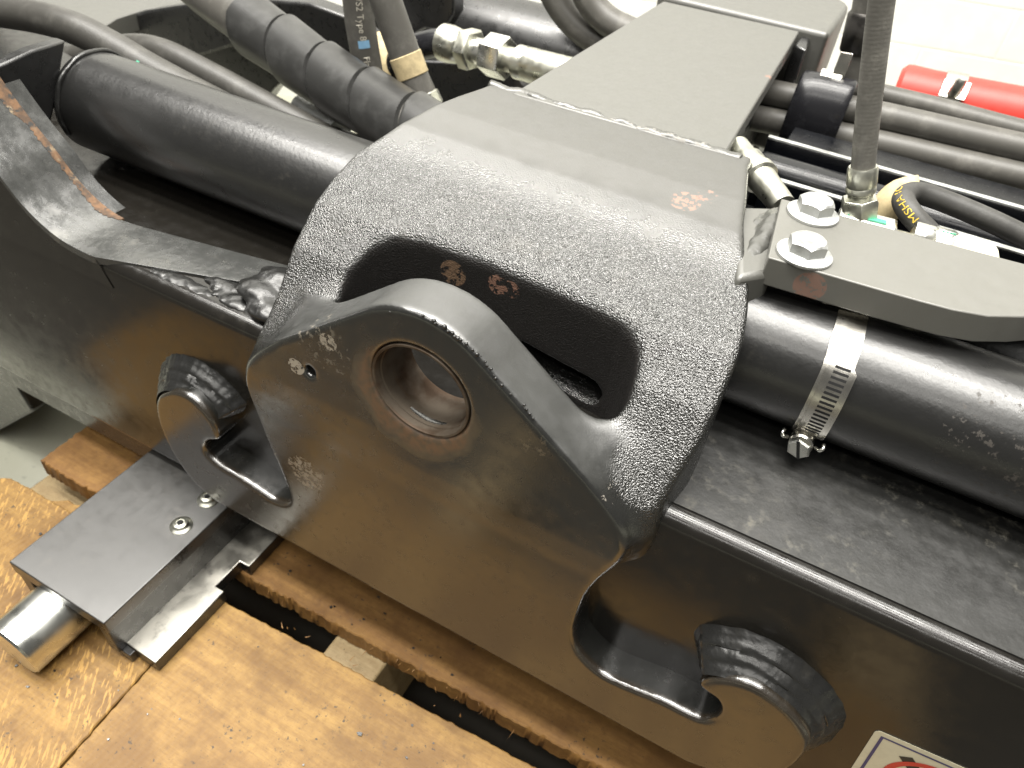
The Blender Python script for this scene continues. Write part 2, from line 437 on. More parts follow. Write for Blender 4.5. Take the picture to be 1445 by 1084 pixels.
plain('cream_cap', (.66, .64, .50), .45); plain('red_sleeve', (.62, .055, .04), .42, var=.2)
plain('tape_tan', (.52, .42, .24), .6, var=.4); plain('print_white', (.55, .52, .44), .6); plain('print_blue', (.22, .42, .62), .6)
plain('print_yellow', (.62, .44, .05), .6); plain('print_green', (.08, .42, .26), .6)
plain('decal_white', (.66, .62, .46), .4, var=.12); plain('decal_black', (.02, .02, .02), .4); plain('decal_blue', (.05, .05, .16), .4)
plain('decal_red', (.58, .05, .035), .4, var=.05); plain('added_mat_dark', (.055, .050, .040), .7); plain('hole_black', (.004, .004, .004), .8)
s = NT('rusty_cut')
c = s.mix(s.ramp(s.noise(130, 4, .7), .38, .62), (.17, .092, .045), (.075, .046, .028)); c = s.mix(s.ramp(s.noise(75, 3), .58, .70), c, (.25, .19, .12))
c = s.mix(s.ramp(s.noise(210, 4, .7), .54, .60), c, (.035, .034, .032))
s.out(c, .75, s.bump(s.noise(400, 4), .4, .0008))
s = NT('bushing_steel')
n1 = s.noise(45, 4, .6); n2 = s.noise(1, 4, .6, s.coord('Object', (40, 300, 40)))
c = s.mix(s.ramp(n1, .38, .62), (.06, .036, .02), (.13, .105, .08)); c = s.mix(s.ramp(n2, .55, .72, 0, .5), c, (.12, .07, .04))
s.out(c, s.ramp(n1, .3, .7, .5, .65), s.bump(n2, .2, .0005), metal=.55)
s = NT('concrete_floor')
c = s.mix(s.ramp(s.noise(4, 6, .65), .35, .7), (.40, .40, .32), (.48, .48, .40)); c = s.mix(s.ramp(s.noise(120, 4), .62, .75, 0, .4), c, (.2, .2, .17))
s.out(c, .45, s.bump(s.noise(80, 4), .1, .001))
s = NT('wall_white')
s.out(s.mix(s.ramp(s.noise(20, 4), .4, .7), (.80, .80, .76), (.86, .86, .83)), .55, s.bump(s.noise(150, 4), .15, .001))

def wood(name, light, dark, flecks=0., wet=0., axis_rot=0.):
    s = NT(name)
    g = s.noise(1, 5, .6, s.coord('Object', (14, 150, 90), (0, 0, axis_rot)), .35)
    fine = s.noise(1, 4, .7, s.coord('Object', (110, 900, 500), (0, 0, axis_rot)))
    mott = s.noise(190, 4, .7); patch = s.noise(16, 5, .65)
    col = s.mix(s.ramp(g, .30, .72, 0, .65), light, dark)
    col = s.mix(s.ramp(fine, .42, .75, 0, .35), col, tuple(k * .7 for k in dark))
    col = s.mix(s.ramp(mott, .42, .70, 0, .45), col, tuple(k * .9 for k in dark))
    col = s.mix(s.ramp(patch, .40, .66, 0, .8), col, tuple(k * .8 for k in dark))
    if flecks:
        rm_ = s.n('Mapping'); s.l(s.coord('Object', (1, 1, 1), (0, 0, -.62)), rm_.inputs[0]); rm_.inputs['Scale'].default_value = (520, 95, 100); vv = rm_.outputs[0]
        f = s.ramp(s.noise(1, 2, .5, vv, .25), .55, .62); f = s.math('MULTIPLY', f, s.ramp(s.noise(18, 2), .34, .52, 0, flecks))
        col = s.mix(f, col, tuple(min(1, k * 1.55) for k in light))
    sp = s.ramp(s.noise(300, 3, .6), .64, .665); sp = s.math('MULTIPLY', sp, s.ramp(s.noise(30, 3), .48, .62, 0, .9))
    col = s.mix(sp, col, (.035, .028, .022))
    sp2 = s.ramp(s.noise(800, 2, .5), .69, .72); col = s.mix(s.math('MULTIPLY', sp2, .8), col, (.04, .03, .02))
    st = s.ramp(s.noise(42, 5, .75), .62, .72); col = s.mix(s.math('MULTIPLY', st, .5), col, (.10, .065, .04))
    saw = s.n('TexWave'); saw.bands_direction = 'X'; saw.inputs['Scale'].default_value = 75; saw.inputs['Distortion'].default_value = 3.5; saw.inputs['Detail'].default_value = 3
    s.l(s.coord('Object', (1, .25, 1), (0, 0, .35)), saw.inputs['Vector'])
    nrm = s.bump(saw.outputs['Fac'], .12, .0006, s.bump(fine, .35, .0006, s.bump(mott, .3, .0008)))
    return s.out(col, .60 - wet, nrm)
wood('board_wood', (.345, .205, .058), (.175, .088, .022))
wood('board_fleck', (.290, .168, .044), (.150, .073, .017), flecks=.65)
wood('board_red', (.315, .170, .048), (.175, .080, .021))
wood('joist_wood', (.38, .29, .155), (.26, .18, .085))

# ------------------------------------------------------------------ setting: floor, wall
FZ = -.43; PZ = -.275
fl = MB().box(-6, 6, -5, 5, FZ - .05, FZ).build('floor', 'concrete_floor'); tag(fl, 'pale grey concrete workshop floor', kind='structure')
# white painted block wall, turned a little against the beam
wall = bpy.data.objects.new('wall', None); COL.objects.link(wall); wall.location = (.5, 1.35, FZ); wall.rotation_euler = (0, 0, R_(13.5))
tag(wall, 'white painted block wall behind the machine', kind='structure')
mb = MB().box(-2.2, 2.2, .0035, .15, 0, 2.4).build('mortar', 'wall_white'); mb.parent = wall
bh, bw = .075, .23
blk = MB().box(0, bw - .003, .003, .05, 0, bh - .003); bo = blk.build('block', 'wall_white', bevel=.001); bo.parent = wall
first = True
for r in range(0, 12):
    for k in range(-5, 6):
        x = k * bw + (bw / 2 if r % 2 else 0)
        o = bo if first else bo.copy()
        if not first: COL.objects.link(o); o.parent = wall
        o.location = (x, 0, r * bh); first = False

mat = MB().prism([(x, y, FZ + .0005) for x, y in ((-3.2, -1.35), (1.3, -1.35), (1.3, .30), (-.34, .30), (-.34, -.10), (-3.2, -.10))], (0, 0, .0075)).build('added_dark_mat', 'added_mat_dark', bevel=.002)  # added mat, unseen in front: darkens front-face reflections and the board gap
tag(mat, 'added dark floor mat under and before the pallet, put in to darken reflections and the board gap', 'mat')
# ------------------------------------------------------------------ pallet
pal = thing('pallet', (-.2, -.05, FZ), 'worn wooden pallet with split boards under the black machine frame', 'pallet')
def board(poly, z1, th, mat, name='board', jag=.0012, step=.006, seed=1):
    """poly: list of (x,y); edges get a ragged saw-torn outline"""
    rr = random.Random(seed); pts = []
    for i in range(len(poly)):
        a = Vector((*poly[i], 0)); b = Vector((*poly[(i + 1) % len(poly)], 0)); n = max(1, int((b - a).length / step))
        nrm = (b - a).normalized().cross(V(0, 0, 1))
        for k in range(n):
            pts.append(a.lerp(b, k / n) + nrm * (rr.uniform(-1, 1) * jag * (1 if k else 0) - abs(rr.gauss(0, jag * .8)) * (rr.random() < .2)))
    mb = MB().prism([(p.x, p.y, z1 - th) for p in pts], (0, 0, th))
    return mb.build(name, mat, pal, bevel=.0008, seg=1)
board([(-.382, -.005), (-.30, -.0055), (.45, .016), (.45, .145), (-.386, .13)], PZ, .018, 'board_red', jag=.0010, step=.0026, seed=3)
board([(-.166, -.0265), (.05, -.0165), (.32, -.006), (.32, -.128), (-.05, -.128), (-.105, -.146), (-.156, -.186)], PZ, .018, 'board_wood', jag=.0005, step=.003, seed=4)
board([(-.385, -.030), (-.36, -.029), (-.167, -.0268), (-.1574, -.186), (-.22, -.215), (-.48, -.215), (-.47, -.075)], PZ, .018, 'board_fleck', jag=.0004, step=.004, seed=5)
board([(-.40, -.031), (-.355, -.022), (-.33, -.012), (-.30, -.016), (-.30, -.07), (-.40, -.07)], PZ - .0185, .018, 'board_wood', jag=.0015, seed=6)
MB().box(-.075, -.030, -.29, .30, PZ - .11, PZ - .019).build('joist', 'joist_wood', pal, bevel=.002)
MB().box(-.40, -.34, -.29, .30, PZ - .11, PZ - .038).build('joist', 'joist_wood', pal, bevel=.002)
MB().box(.28, .34, -.29, .30, PZ - .11, PZ - .019).build('joist', 'joist_wood', pal, bevel=.002)
for y0 in (-.20, .06, .2):
    MB().box(-.42, .36, y0, y0 + .09, FZ, PZ - .1105).build('bottom_board', 'joist_wood', pal, bevel=.002)
# torn splinters along the saw cuts
sp = MB()
for k in range(34):
    x = rng.uniform(-.15, .16); front = rng.random() < .25
    y = (-.0045 + (x + .30) * .0287) if not front else (-.0195 + (x + .166) * .042)
    L = rng.uniform(.002, .0075) * (1.6 if rng.random() < .12 else 1); a = rng.uniform(-.9, .9)
    dx, dy = math.sin(a) * L, -math.cos(a) * L * (1 if not front else -1) * .8; z = PZ - rng.uniform(.001, .016)
    wd = rng.uniform(.0003, .0008); sl = rng.uniform(-.002, .002)
    p0 = V(x, y, z)
    sp.add([p0 + V(-wd, .001, 0), p0 + V(wd, .001, 0), p0 + V(0, .001, -wd * 1.5), p0 + V(dx, dy, sl)], [(0, 1, 3), (1, 2, 3), (2, 0, 3), (0, 2, 1)])
o = sp.build('wood_splinters', 'board_red', pal); o['kind'] = 'stuff'
# loose dark crumbs on the boards
cr = MB()
for k in range(90):
    x, y = rng.uniform(-.34, .10), rng.uniform(-.14, .03)
    if -.030 < y < .004: continue
    a = rng.random() * 6; r = rng.uniform(.0005, .0014) * (1.8 if rng.random() < .1 else 1)
    pts = [(x + math.cos(a + q) * r * rng.uniform(.5, 1.3), y + math.sin(a + q) * r * rng.uniform(.4, 1.1)) for q in (0, 1.3, 2.6, 3.9, 5.1)]
    cr.prism([(p[0], p[1], PZ + .0002) for p in pts], (0, 0, r * .5))
o = tag(cr.build('paint_crumbs', 'dark_paint'), 'dark paint crumbs and grit scattered over the pallet boards', kind='stuff')

# ------------------------------------------------------------------ machine frame
fr_ = thing('machine_frame', (0, .08, PZ), 'black painted steel machine frame with cast lug bracket, pipe and beam', 'machine')

# --- cast bracket with lug, shoulder, window, bore and hooked feet
def casting():
    h = .0013; org = (-.212, -.0045, -.2005); dims = (.444, .2155, .2715)
    n = [int(d / h) for d in dims]
    X = (org[0] + h * np.arange(n[0])).astype(np.float32); Y = (org[1] + h * np.arange(n[1])).astype(np.float32); Z = (org[2] + h * np.arange(n[2])).astype(np.float32)
    arc = [(.0455 * math.cos(a), .0455 * math.sin(a)) for a in np.linspace(R_(127), R_(53), 15)]
    right = [(.084, -.0064), (.0955, -.0163), (.1050, -.0280), (.1092, -.0400), (.1080, -.0525), (.1034, -.0690), (.0986, -.0895), (.0973, -.1092), (.0979, -.1277),
             (.1023, -.1407), (.1117, -.1493), (.1219, -.1526), (.137, -.1504), (.1515, -.147), (.1661, -.1461), (.1743, -.1444), (.1794, -.1368),
             (.1797, -.1271), (.1758, -.1194), (.1698, -.1174), (.1648, -.1142), (.1689, -.1042), (.1772, -.0966), (.1865, -.0934), (.1972, -.0953),
             (.2076, -.1002), (.2171, -.1093), (.221, -.1167), (.2225, -.13), (.221, -.15), (.212, -.172), (.198, -.187), (.18, -.195)]
    left = [(-.17, -.195), (-.188, -.185), (-.2, -.165), (-.205, -.14), (-.203, -.12), (-.1978, -.108), (-.1902, -.1), (-.1779, -.092), (-.1659, -.0903),
            (-.1576, -.0949), (-.1518, -.1019), (-.1493, -.1109), (-.1505, -.1200), (-.1595, -.1262), (-.165, -.1345), (-.1645, -.1425), (-.1552, -.1478), (-.1414, -.1490),
            (-.126, -.1515), (-.112, -.1540), (-.1009, -.1495), (-.0963, -.1391), (-.099, -.1211), (-.105, -.099), (-.1091, -.0825), (-.1125, -.0620),
            (-.1130, -.0500), (-.1098, -.0380), (-.1030, -.0275), (-.0940, -.0175), (-.084, -.0075)]
    gx, gz = np.meshgrid(X, Z, indexing='ij')
    sm = lambda L: [(p.x, p.z) for p in spline([V(a, 0, b) for a, b in L], .0018)]
    d2 = sd_poly(gx, gz, arc + sm(right) + sm(left))
    d2 = smax(d2, -(np.sqrt(gx ** 2 + gz ** 2) - .0262), .0012)
    hp = px(437, 525, 'y', 0); 
    yy = np.abs(Y - .014) - .014
    Fp = extr(d2[:, None, :], yy[None, :, None], .0032)
    hole = np.maximum(np.sqrt((gx - hp.x) ** 2 + (gz - hp.z) ** 2)[:, None, :] - .0036, (Y - .012)[None, :, None])
    Fp = smax(Fp, -hole, .0012)
    # shoulder: profile in y-z, widths by y
    prof = [(.0150, -.060), (.0128, -.050), (.0128, -.038), (.0160, -.0250), (.0262, -.0090), (.0444, .0155), (.0641, .0322), (.08, .0402), (.1026, .0485), (.13, .0562),
            (.155, .0597), (.175, .0602), (.2085, .0602), (.2085, -.042), (.04, -.042), (.03, -.060)]
    gy, gz2 = np.meshgrid(Y, Z, indexing='ij')
    dp = sd_poly(gy, gz2, prof)
    wr = np.interp(Y, [0, .004, .01, .0167, .0265, .035, .043, .063, .0725, .085, .1, .112, .122, .141, .166, .2], [.1085, .1125, .1145, .117, .1195, .122, .1235, .1235, .1228, .1203, .1158, .1105, .1055, .0990, .0935, .0855])
    wl = np.interp(Y, [0, .0047, .011, .03, .063, .078, .1, .118, .1436, .173, .2], [.112, .1125, .1105, .1095, .1092, .1088, .1075, .1018, .0955, .0896, .083])
    ks = np.hanning(17); ks /= ks.sum()
    wr = np.convolve(np.pad(wr, 8, 'edge'), ks, 'valid').astype(np.float32); wl = np.convolve(np.pad(wl, 8, 'edge'), ks, 'valid').astype(np.float32)
    side = np.maximum(X[:, None] - wr[None], -X[:, None] - wl[None]).astype(np.float32)
    Fs = extr(dp[None], side[:, :, None], .0035)
    # pocket behind the lug
    gxx, gyy = np.meshgrid(X, Y, indexing='ij')
    pk = [(-.081, .0), (-.081, .030), (-.0745, .0375), (-.0725, .044), (-.069, .0512), (-.065, .0575), (-.0566, .0635), (-.0418, .0664), (-.0053, .0675), (.0334, .066), (.0600, .0648),
          (.0690, .0638), (.0756, .0612), (.0814, .0568), (.0845, .0495), (.0857, .0417), (.0857, .0353), (.0845, .030), (.0845, .0)]
    dk = sd_poly(gxx, gyy, pk) + .0005
    Fs = smax(Fs, -np.maximum(dk[:, :, None], (-.10 - Z)[None, None, :]), .0055)
    # slot through the pocket's rear wall
    a, b = px(700, 480, 'y', .067), px(832, 547, 'y', .067)
    t = np.clip((gx - a.x) / (b.x - a.x), 0, 1)
    ds = np.sqrt((gx - (a.x + t * (b.x - a.x))) ** 2 + (gz - (a.z + t * (b.z - a.z))) ** 2) - .0078
    Fs = smax(Fs, -np.maximum(ds[:, None, :], np.abs(Y - .09)[None, :, None] - .06), .0015)
    Ft = smin(Fp, Fs, .021)
    return surface_net(Ft.astype(np.float32), org, h)
vert, faces = casting()
nz = np.array([0.0])
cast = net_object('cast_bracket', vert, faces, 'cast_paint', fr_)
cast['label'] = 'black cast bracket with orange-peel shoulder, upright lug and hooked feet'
# bushing pressed into the lug
b = MB().lathe((0, 0, 0), (0, 1, 0), [(.0263, .0285), (.0263, .0005), (.0260, .0002), (.0250, .0003), (.0246, .0012), (.0246, .0046), (.0240, .0050), (.0240, .0290), (.0263, .0290)], 72, caps=False)
o = b.build('bushing', 'bushing_steel', fr_, auto=30); o['label'] = 'worn brown steel bushing in the lug bore'
# sharp worn front edge of the lug: beads of thick paint
lp = [px(u, v, 'y', .0006) for u, v in [(552, 440), (575, 441), (600, 449), (622, 460), (646, 479), (676, 503), (705, 538), (734, 569), (752, 590)]]
bd = MB(); P = spline(lp, .0016)
for i, p in enumerate(P):
    if rng.random() < .72:
        r = rng.uniform(.0004, .0012) * (1.25 if .25 < i / len(P) < .55 else .8)
        c = p + V(rng.uniform(-.0007, .0007), rng.uniform(-.0005, .0009), rng.uniform(-.0012, .0004))
        bd.lathe(c - V(0, r * .6, 0), (rng.uniform(-.3, .3), .7, .8), [(r * .1, 0), (r * .8, r * .35), (r, r * .8), (r * .7, r * 1.3), (r * .1, r * 1.6)], 8)
o = bd.build('paint_beads', 'weld_paint', fr_, smooth=True); o['kind'] = 'stuff'

# --- beam: rounded box section, right of and under the bracket
BY, BZ0, BZ1 = .020, -.216, -.0310
def roundsec(x0, x1, y0, y1, z0, z1, r, seg=8):
    pts = []
    for cy, cz, a0 in ((y1 - r, z1 - r, 0), (y0 + r, z1 - r, 90), (y0 + r, z0 + r, 180), (y1 - r, z0 + r, 270)):
        for k in range(seg + 1):
            a = R_(a0 + 90 * k / seg); pts.append((x0, cy + r * math.cos(a), cz + r * math.sin(a)))
    return MB().prism(pts, (x1 - x0, 0, 0))
o = roundsec(-.75, .62, BY, .26, BZ0, BZ1, .0085).build('beam', 'beam_paint', fr_, auto=30)
o['label'] = 'black rectangular beam with glossy rounded edge'
# dusty top of the beam (thin coat of dirt lying on it)
MB().box(.112, .62, BY + .0095, .25, BZ1 + .0002, BZ1 + .0009).build('beam_top_dirt', 'beam_top_paint', fr_)
MB().box(-.75, .62, .034, .24, BZ0 - .0435, BZ0 - .002).build('skid_bar', 'dark_paint', fr_, bevel=.003)
# --- through pipe
PYc, PZc, PR = .120, .006, .0335
o = MB().lathe((-.345, PYc, PZc), (1, 0, 0), [(PR, 0), (PR, .965)], 96).build('pipe', 'pipe_paint', fr_, auto=40)
o['label'] = 'long black round pipe running through the bracket'
# pipe end plate with weld
ep = [px(u, v, 'x', -.352) for u, v in [(62, 150), (78, 52), (30, 66), (-5, 82), (-60, 104), (-60, 260), (30, 260)]]
MB().prism(ep, (.010, 0, 0)).build('end_plate', 'dark_paint', fr_, bevel=.0015)
weld('pipe_weld', [(-.340, PYc + (PR + .0004) * math.cos(a), PZc + (PR + .0004) * math.sin(a)) for a in np.linspace(R_(200), R_(20), 14)], .0019, 'weld_paint', fr_, amp=.06, seed=4)

# --- ramp plate on the beam's left: curved flange with front web
rc = [(-.372, .110), (-.358, .078), (-.3475, .052), (-.336, .033), (-.324, .0175), (-.311, .0035), (-.2995, -.0115), (-.287, -.0215), (-.272, -.0278), (-.255, -.0298), (-.2437, -.0299), (-.2433, -.0299)]
rcs = spline([V(x, 0, z) for x, z in rc], .004)
front = []
for p in rcs: front.append(V(p.x, .0192 if p.x < -.245 else .0192 + (p.x + .245) * .35, p.z))
# web below the curve
wb = [V(p.x, .0194, p.z - .0022) for p in rcs if p.x < -.236] + [V(-.236, .0194, -.05), V(-.75, .0194, -.05), V(-.75, .0194, .11)]
MB().prism(wb, (0, .012, 0)).build('web_plate', 'beam_paint', fr_, bevel=.0008)
# curved flange (front part) and its inner, rust-edged rear part
def flange(ya, yb, th, dz, mat, name, tail=()):
    prof = [V(p.x, 0, p.z + dz) for p in rcs] + [V(x, 0, z + dz) for x, z in tail]
    n = len(prof); mb = MB(); vs = []
    for p in prof:
        y0 = ya(p.x); y1 = yb(p.x)
        vs += [V(p.x, y0, p.z), V(p.x, y1, p.z), V(p.x, y1, p.z - th), V(p.x, y0, p.z - th)]
    fs = [(i * 4 + k, i * 4 + (k + 1) % 4, i * 4 + 4 + (k + 1) % 4, i * 4 + 4 + k) for i in range(n - 1) for k in range(4)]
    fs += [(0, 1, 2, 3), ((n - 1) * 4 + 3, (n - 1) * 4 + 2, (n - 1) * 4 + 1, (n - 1) * 4)]
    mb.add(vs, fs); return mb.build(name, mat, fr_, bevel=.0007, auto=30)
yfront = lambda x: .0190 if x < -.245 else .0190 + (x + .245) * .33
o = flange(yfront, lambda x: .0565 if x < -.262 else min(.1130, .0565 + (x + .262) * .17), .0052, 0, 'ramp_paint', 'ramp_flange', tail=[(-.215, -.0298), (-.19, -.0296), (-.165, -.0293), (-.150, -.0290), (-.100, -.0284)])
o['label'] = 'curved grey-black flange sweeping up to the left'
rl = [(p.x, p.z) for p in spline([V(x, 0, z) for x, z in rc], .0016) if p.x < -.262]
# rusty torch-cut edge between flange and inner strip
def strip(pts, ya, yb, za, mat, name, seed=0, wob=0.):
    mb = MB(); vs = []; rr = random.Random(seed)
    for x, z in pts:
        j = rr.uniform(-.0008, .0008) - wob * max(0, mnoise.noise((x * 55, z * 55, 4)) + .25)
        vs += [V(x, ya + j, z + za), V(x, yb, z + za), V(x, yb, z + za - .004), V(x, ya + j, z + za - .004)]
    n = len(pts)
    fs = [(i * 4 + k, i * 4 + (k + 1) % 4, i * 4 + 4 + (k + 1) % 4, i * 4 + 4 + k) for i in range(n - 1) for k in range(4)] + [(0, 1, 2, 3), ((n - 1) * 4 + 3, (n - 1) * 4 + 2, (n - 1) * 4 + 1, (n - 1) * 4)]
    mb.add(vs, fs); return mb.build(name, mat, fr_, auto=30)
o = strip(rl, .0553, .0582, .0004, 'rusty_cut', 'rusty_edge', 2, wob=.0075); o['label'] = 'rusty torch-cut edge of the curved flange'
inner = [(x - .001, z - .004) for x, z in rl if z > -.045]
strip(inner + [(-.252, -.0385), (-.243, -.0395)], .0585, .0700, 0, 'ramp_paint', 'inner_strip')
MB().box(-.70, -.243, .0590, .0730, -.12, -.0445).build('inner_web', 'dark_paint', fr_)
# weld under the lip and the torn weld lump beside the bracket
def lump(cen, rad, mat, name, seed):
    h = .0007; ext = Vector(rad) * 1.45; org = [cen[i] - ext[i] for i in range(3)]
    n = [int(2 * ext[i] / h) for i in range(3)]
    A = [org[i] + h * np.arange(n[i]) for i in range(3)]; gx, gy, gz = np.meshgrid(*A, indexing='ij'); rr = np.random.default_rng(seed)
    Fv = np.full(gx.shape, 1., np.float32)
    for k in range(9):
        c = [cen[i] + rr.uniform(-.6, .6) * rad[i] for i in range(3)]; q = rr.uniform(.36, .62, 3) * np.array(rad) * [1.2, 1.2, .9]
        d = (np.sqrt(((gx - c[0]) / q[0]) ** 2 + ((gy - c[1]) / q[1]) ** 2 + ((gz - c[2]) / q[2]) ** 2) - 1) * q.min()
        Fv = smin(Fv, d, .0022)
    wv = sum(np.sin(gx * f1 + gy * f2 + gz * f3 + p) for f1, f2, f3, p in rr.uniform(-1, 1, (9, 4)) * [900, 900, 900, 6]) / 9
    Fv = Fv + .0006 * wv
    v, f = surface_net(Fv.astype(np.float32), org, h); return net_object(name, v, f, mat, fr_)
tw = px(345, 412, 'y', .043)
o = lump((-.128, .046, -.027), (.024, .017, .011), 'weld_paint', 'torn_weld', 5); o['label'] = 'lumpy torn weld beside the bracket'
o = lump((-.153, .0375, -.033), (.020, .009, .0045), 'weld_paint', 'torn_weld', 9)
lump((-.192, .0330, -.0345), (.030, .006, .0042), 'weld_paint', 'lip_weld', 21)

# --- welds round the feet: broad multi-pass fillets from the foot's edge down to the beam
for c0, rr0, a0, a1, sd in (((.1875, -.1290), .0345, 150, -62, 1), ((-.1755, -.1215), .0290, 22, 182, 2)):
    na, nr = 110, 22; vs = []
    for i in range(na + 1):
        f = i / na; a = R_(a0 + (a1 - a0) * f); end = min(1, min(f, 1 - f) * 9 + .35)
        for k in range(nr + 1):
            q = k / nr
            ph = q * math.pi * 4 + .9 * mnoise.noise((f * 5, 2, sd))
            lobes = abs(math.sin(ph)) ** .7 * (.0013 + .0007 * mnoise.noise((f * 7, q * 4, sd + 5)))
            nz_ = mnoise.noise((f * 10 + sd, q * 16, 3)) * .0007 + mnoise.noise((f * 60 + sd, q * 9, 8)) * .00035
            rad = rr0 - .002 + (.0165 + .0026 * mnoise.noise((f * 6, sd, 1)) + .0014 * mnoise.noise((f * 22, sd, 4))) * q * end
            y = .0016 + .0196 * q ** .85 - (lobes + nz_) * math.sin(min(1, q * 1.15 + .05) * math.pi) ** .5 * end
            e_ = min(1, min(f, 1 - f) * 14 + .06 * mnoise.noise((q * 9, sd, 2))); e_ = max(0, e_) ** .5; y = .0212 + (y - .0212) * e_
            vs.append((c0[0] + rad * math.cos(a), y, c0[1] + rad * math.sin(a)))
    m = nr + 1
    fs = [(i * m + k, i * m + k + 1, (i + 1) * m + k + 1, (i + 1) * m + k) for i in range(na) for k in range(nr)]
    # close the back so that the bead is a solid body
    b0i = len(vs)
    for i in range(na + 1):
        a = R_(a0 + (a1 - a0) * i / na); vs.append((c0[0] + (rr0 - .002) * math.cos(a), .0225, c0[1] + (rr0 - .002) * math.sin(a)))
    fs += [(i * m, (i + 1) * m, b0i + i + 1, b0i + i) for i in range(na)]
    fs += [(i * m + nr, b0i + i, b0i + i + 1, (i + 1) * m + nr) for i in range(na)]
    fs += [tuple([b0i] + [k for k in range(nr, -1, -1)]), tuple([b0i + na] + [na * m + k for k in range(nr + 1)])]
    MB().add(vs, fs).build('foot_weld', 'weld_paint', fr_, auto=70)

# --- arm going back from the bracket
a4 = [px(736, 124, 'z', .0605), px(1031, 207, 'z', .0605), px(1128, 45, 'z', .0605), px(936, 2, 'z', .0605)]
a4[0] = a4[0] + V(0, -.012, 0); a4[1] = a4[1] + V(0, -.012, 0)
o = MB().prism([p + V(0, 0, -.012) for p in a4], (0, 0, .0123)).build('arm_plate', 'arm_paint', fr_, bevel=.0012)
o['label'] = 'flat grey-black arm plate running back from the bracket'
web = [px(1029, 212, 'x', .062), V(.062, .46, .048), V(.055, .46, -.06), V(.062, .205, -.03)]
MB().box(-.052, .050, .205, .47, -.05, .0482).build('arm_web', 'dark_paint', fr_, bevel=.003)
# end cap of the arm: rounded box
xe0, xe1, ye0, ye1 = -.066, .080, a4[2].y + .003, a4[2].y + .125
pl = []
for cx, cy, a0 in ((xe1 - .03, ye1 - .03, 0), (xe0 + .03, ye1 - .03, 90), (xe0 + .004, ye0 + .004, 180), (xe1 - .004, ye0 + .004, 270)):
    rr = .03 if a0 < 180 else .004
    for k in range(7): a = R_(a0 + 15 * k); pl.append((cx + rr * math.cos(a), cy + rr * math.sin(a), -.04))
MB().prism(pl, (0, 0, .1035)).build('arm_end_cap', 'arm_paint', fr_, bevel=.008, seg=4)
MB().prism([px(u, v, 'z', .057) for u, v in [(1121, 62), (1136, 44), (1147, 46), (1138, 70)]], (0, 0, -.05)).build('rib', 'dark_paint', fr_, bevel=.002)
# weld bead across the top
weld('arm_weld', [px(u, v, 'z', .0582) for u, v in [(690, 122), (730, 133), (780, 149), (830, 163), (890, 181), (950, 199), (1000, 213), (1045, 226)]], .0036, 'arm_weld_paint', fr_, ripple=.004, amp=.06, seed=3, jit=.0016)
# welded tab between bracket and bolt-on plate
tb = [px(u, v, 'z', .052) for u, v in [(1040, 290), (1106, 292), (1092, 384), (1040, 392)]]
MB().prism([p + V(0, 0, -.03) for p in tb], (0, 0, .03)).build('side_tab', 'arm_paint', fr_, bevel=.003)
tc_ = px(1066, 340, 'z', .047)
lump((tc_.x, tc_.y, tc_.z - .004), (.0085, .030, .014), 'arm_weld_paint', 'tab_weld', 14)

# --- decal on the beam
dec = thing('warning_decal', px(1250, 1060, 'y', BY), 'cream warning decal with red ring and dark border on the beam front', 'decal')
dc = px(1245, 1034, 'y', BY); ex = px(1355, 1082, 'y', BY) - dc; ex.y = 0; ex.normalize(); ez = V(ex.z, 0, -ex.x)
def dpt(a, b, lift): return dc + ex * a + ez * b + V(0, -lift, 0)
DW, DH = .062, .070
def rrect(a0, a1, b0, b1, r, lift, seg=5):
    pts = []
    for ca, cb, s0 in ((a1 - r, b0 + r, -90), (a1 - r, b1 - r, 0), (a0 + r, b1 - r, 90), (a0 + r, b0 + r, 180)):
        for k in range(seg + 1): t = R_(s0 + 90 * k / seg); pts.append(dpt(ca + r * math.cos(t), cb + r * math.sin(t), lift))
    return pts
def ringmesh(outer, inner_, th=.00008):
    n = len(outer); mb = MB(); vs = outer + inner_
    mb.add(vs, [(i, (i + 1) % n, n + (i + 1) % n, n + i) for i in range(n)]); return mb
MB().prism(rrect(-.003, DW, -.001, DH, .003, .0002), (0, -.0002, 0)).build('backing', 'decal_white', dec)
ringmesh(rrect(.0002, DW - .003, .0022, DH - .003, .0002, .00055), rrect(.0016, DW - .0044, .0034, DH - .0044, .0002, .00055)).build('border', 'decal_blue', dec)
cc = (.030, .029)
def circ(r, lift, n=48): return [dpt(cc[0] + r * math.cos(2 * math.pi * k / n), cc[1] + r * math.sin(2 * math.pi * k / n), lift) for k in range(n)]
ringmesh(circ(.0215, .0007), circ(.0183, .0007)).build('red_ring', 'decal_red', dec)
MB().add([dpt(a, b, .0006) for a, b in ((.011, .012), (.016, .0085), (.046, .044), (.041, .048))], [(0, 1, 2, 3)]).build('pictogram', 'decal_black', dec)
MB().add([dpt(a, b, .00065) for a, b in ((.034, .012), (.041, .010), (.050, .028), (.046, .034), (.036, .022))], [(0, 1, 2, 3, 4)]).build('pictogram', 'decal_blue', dec)

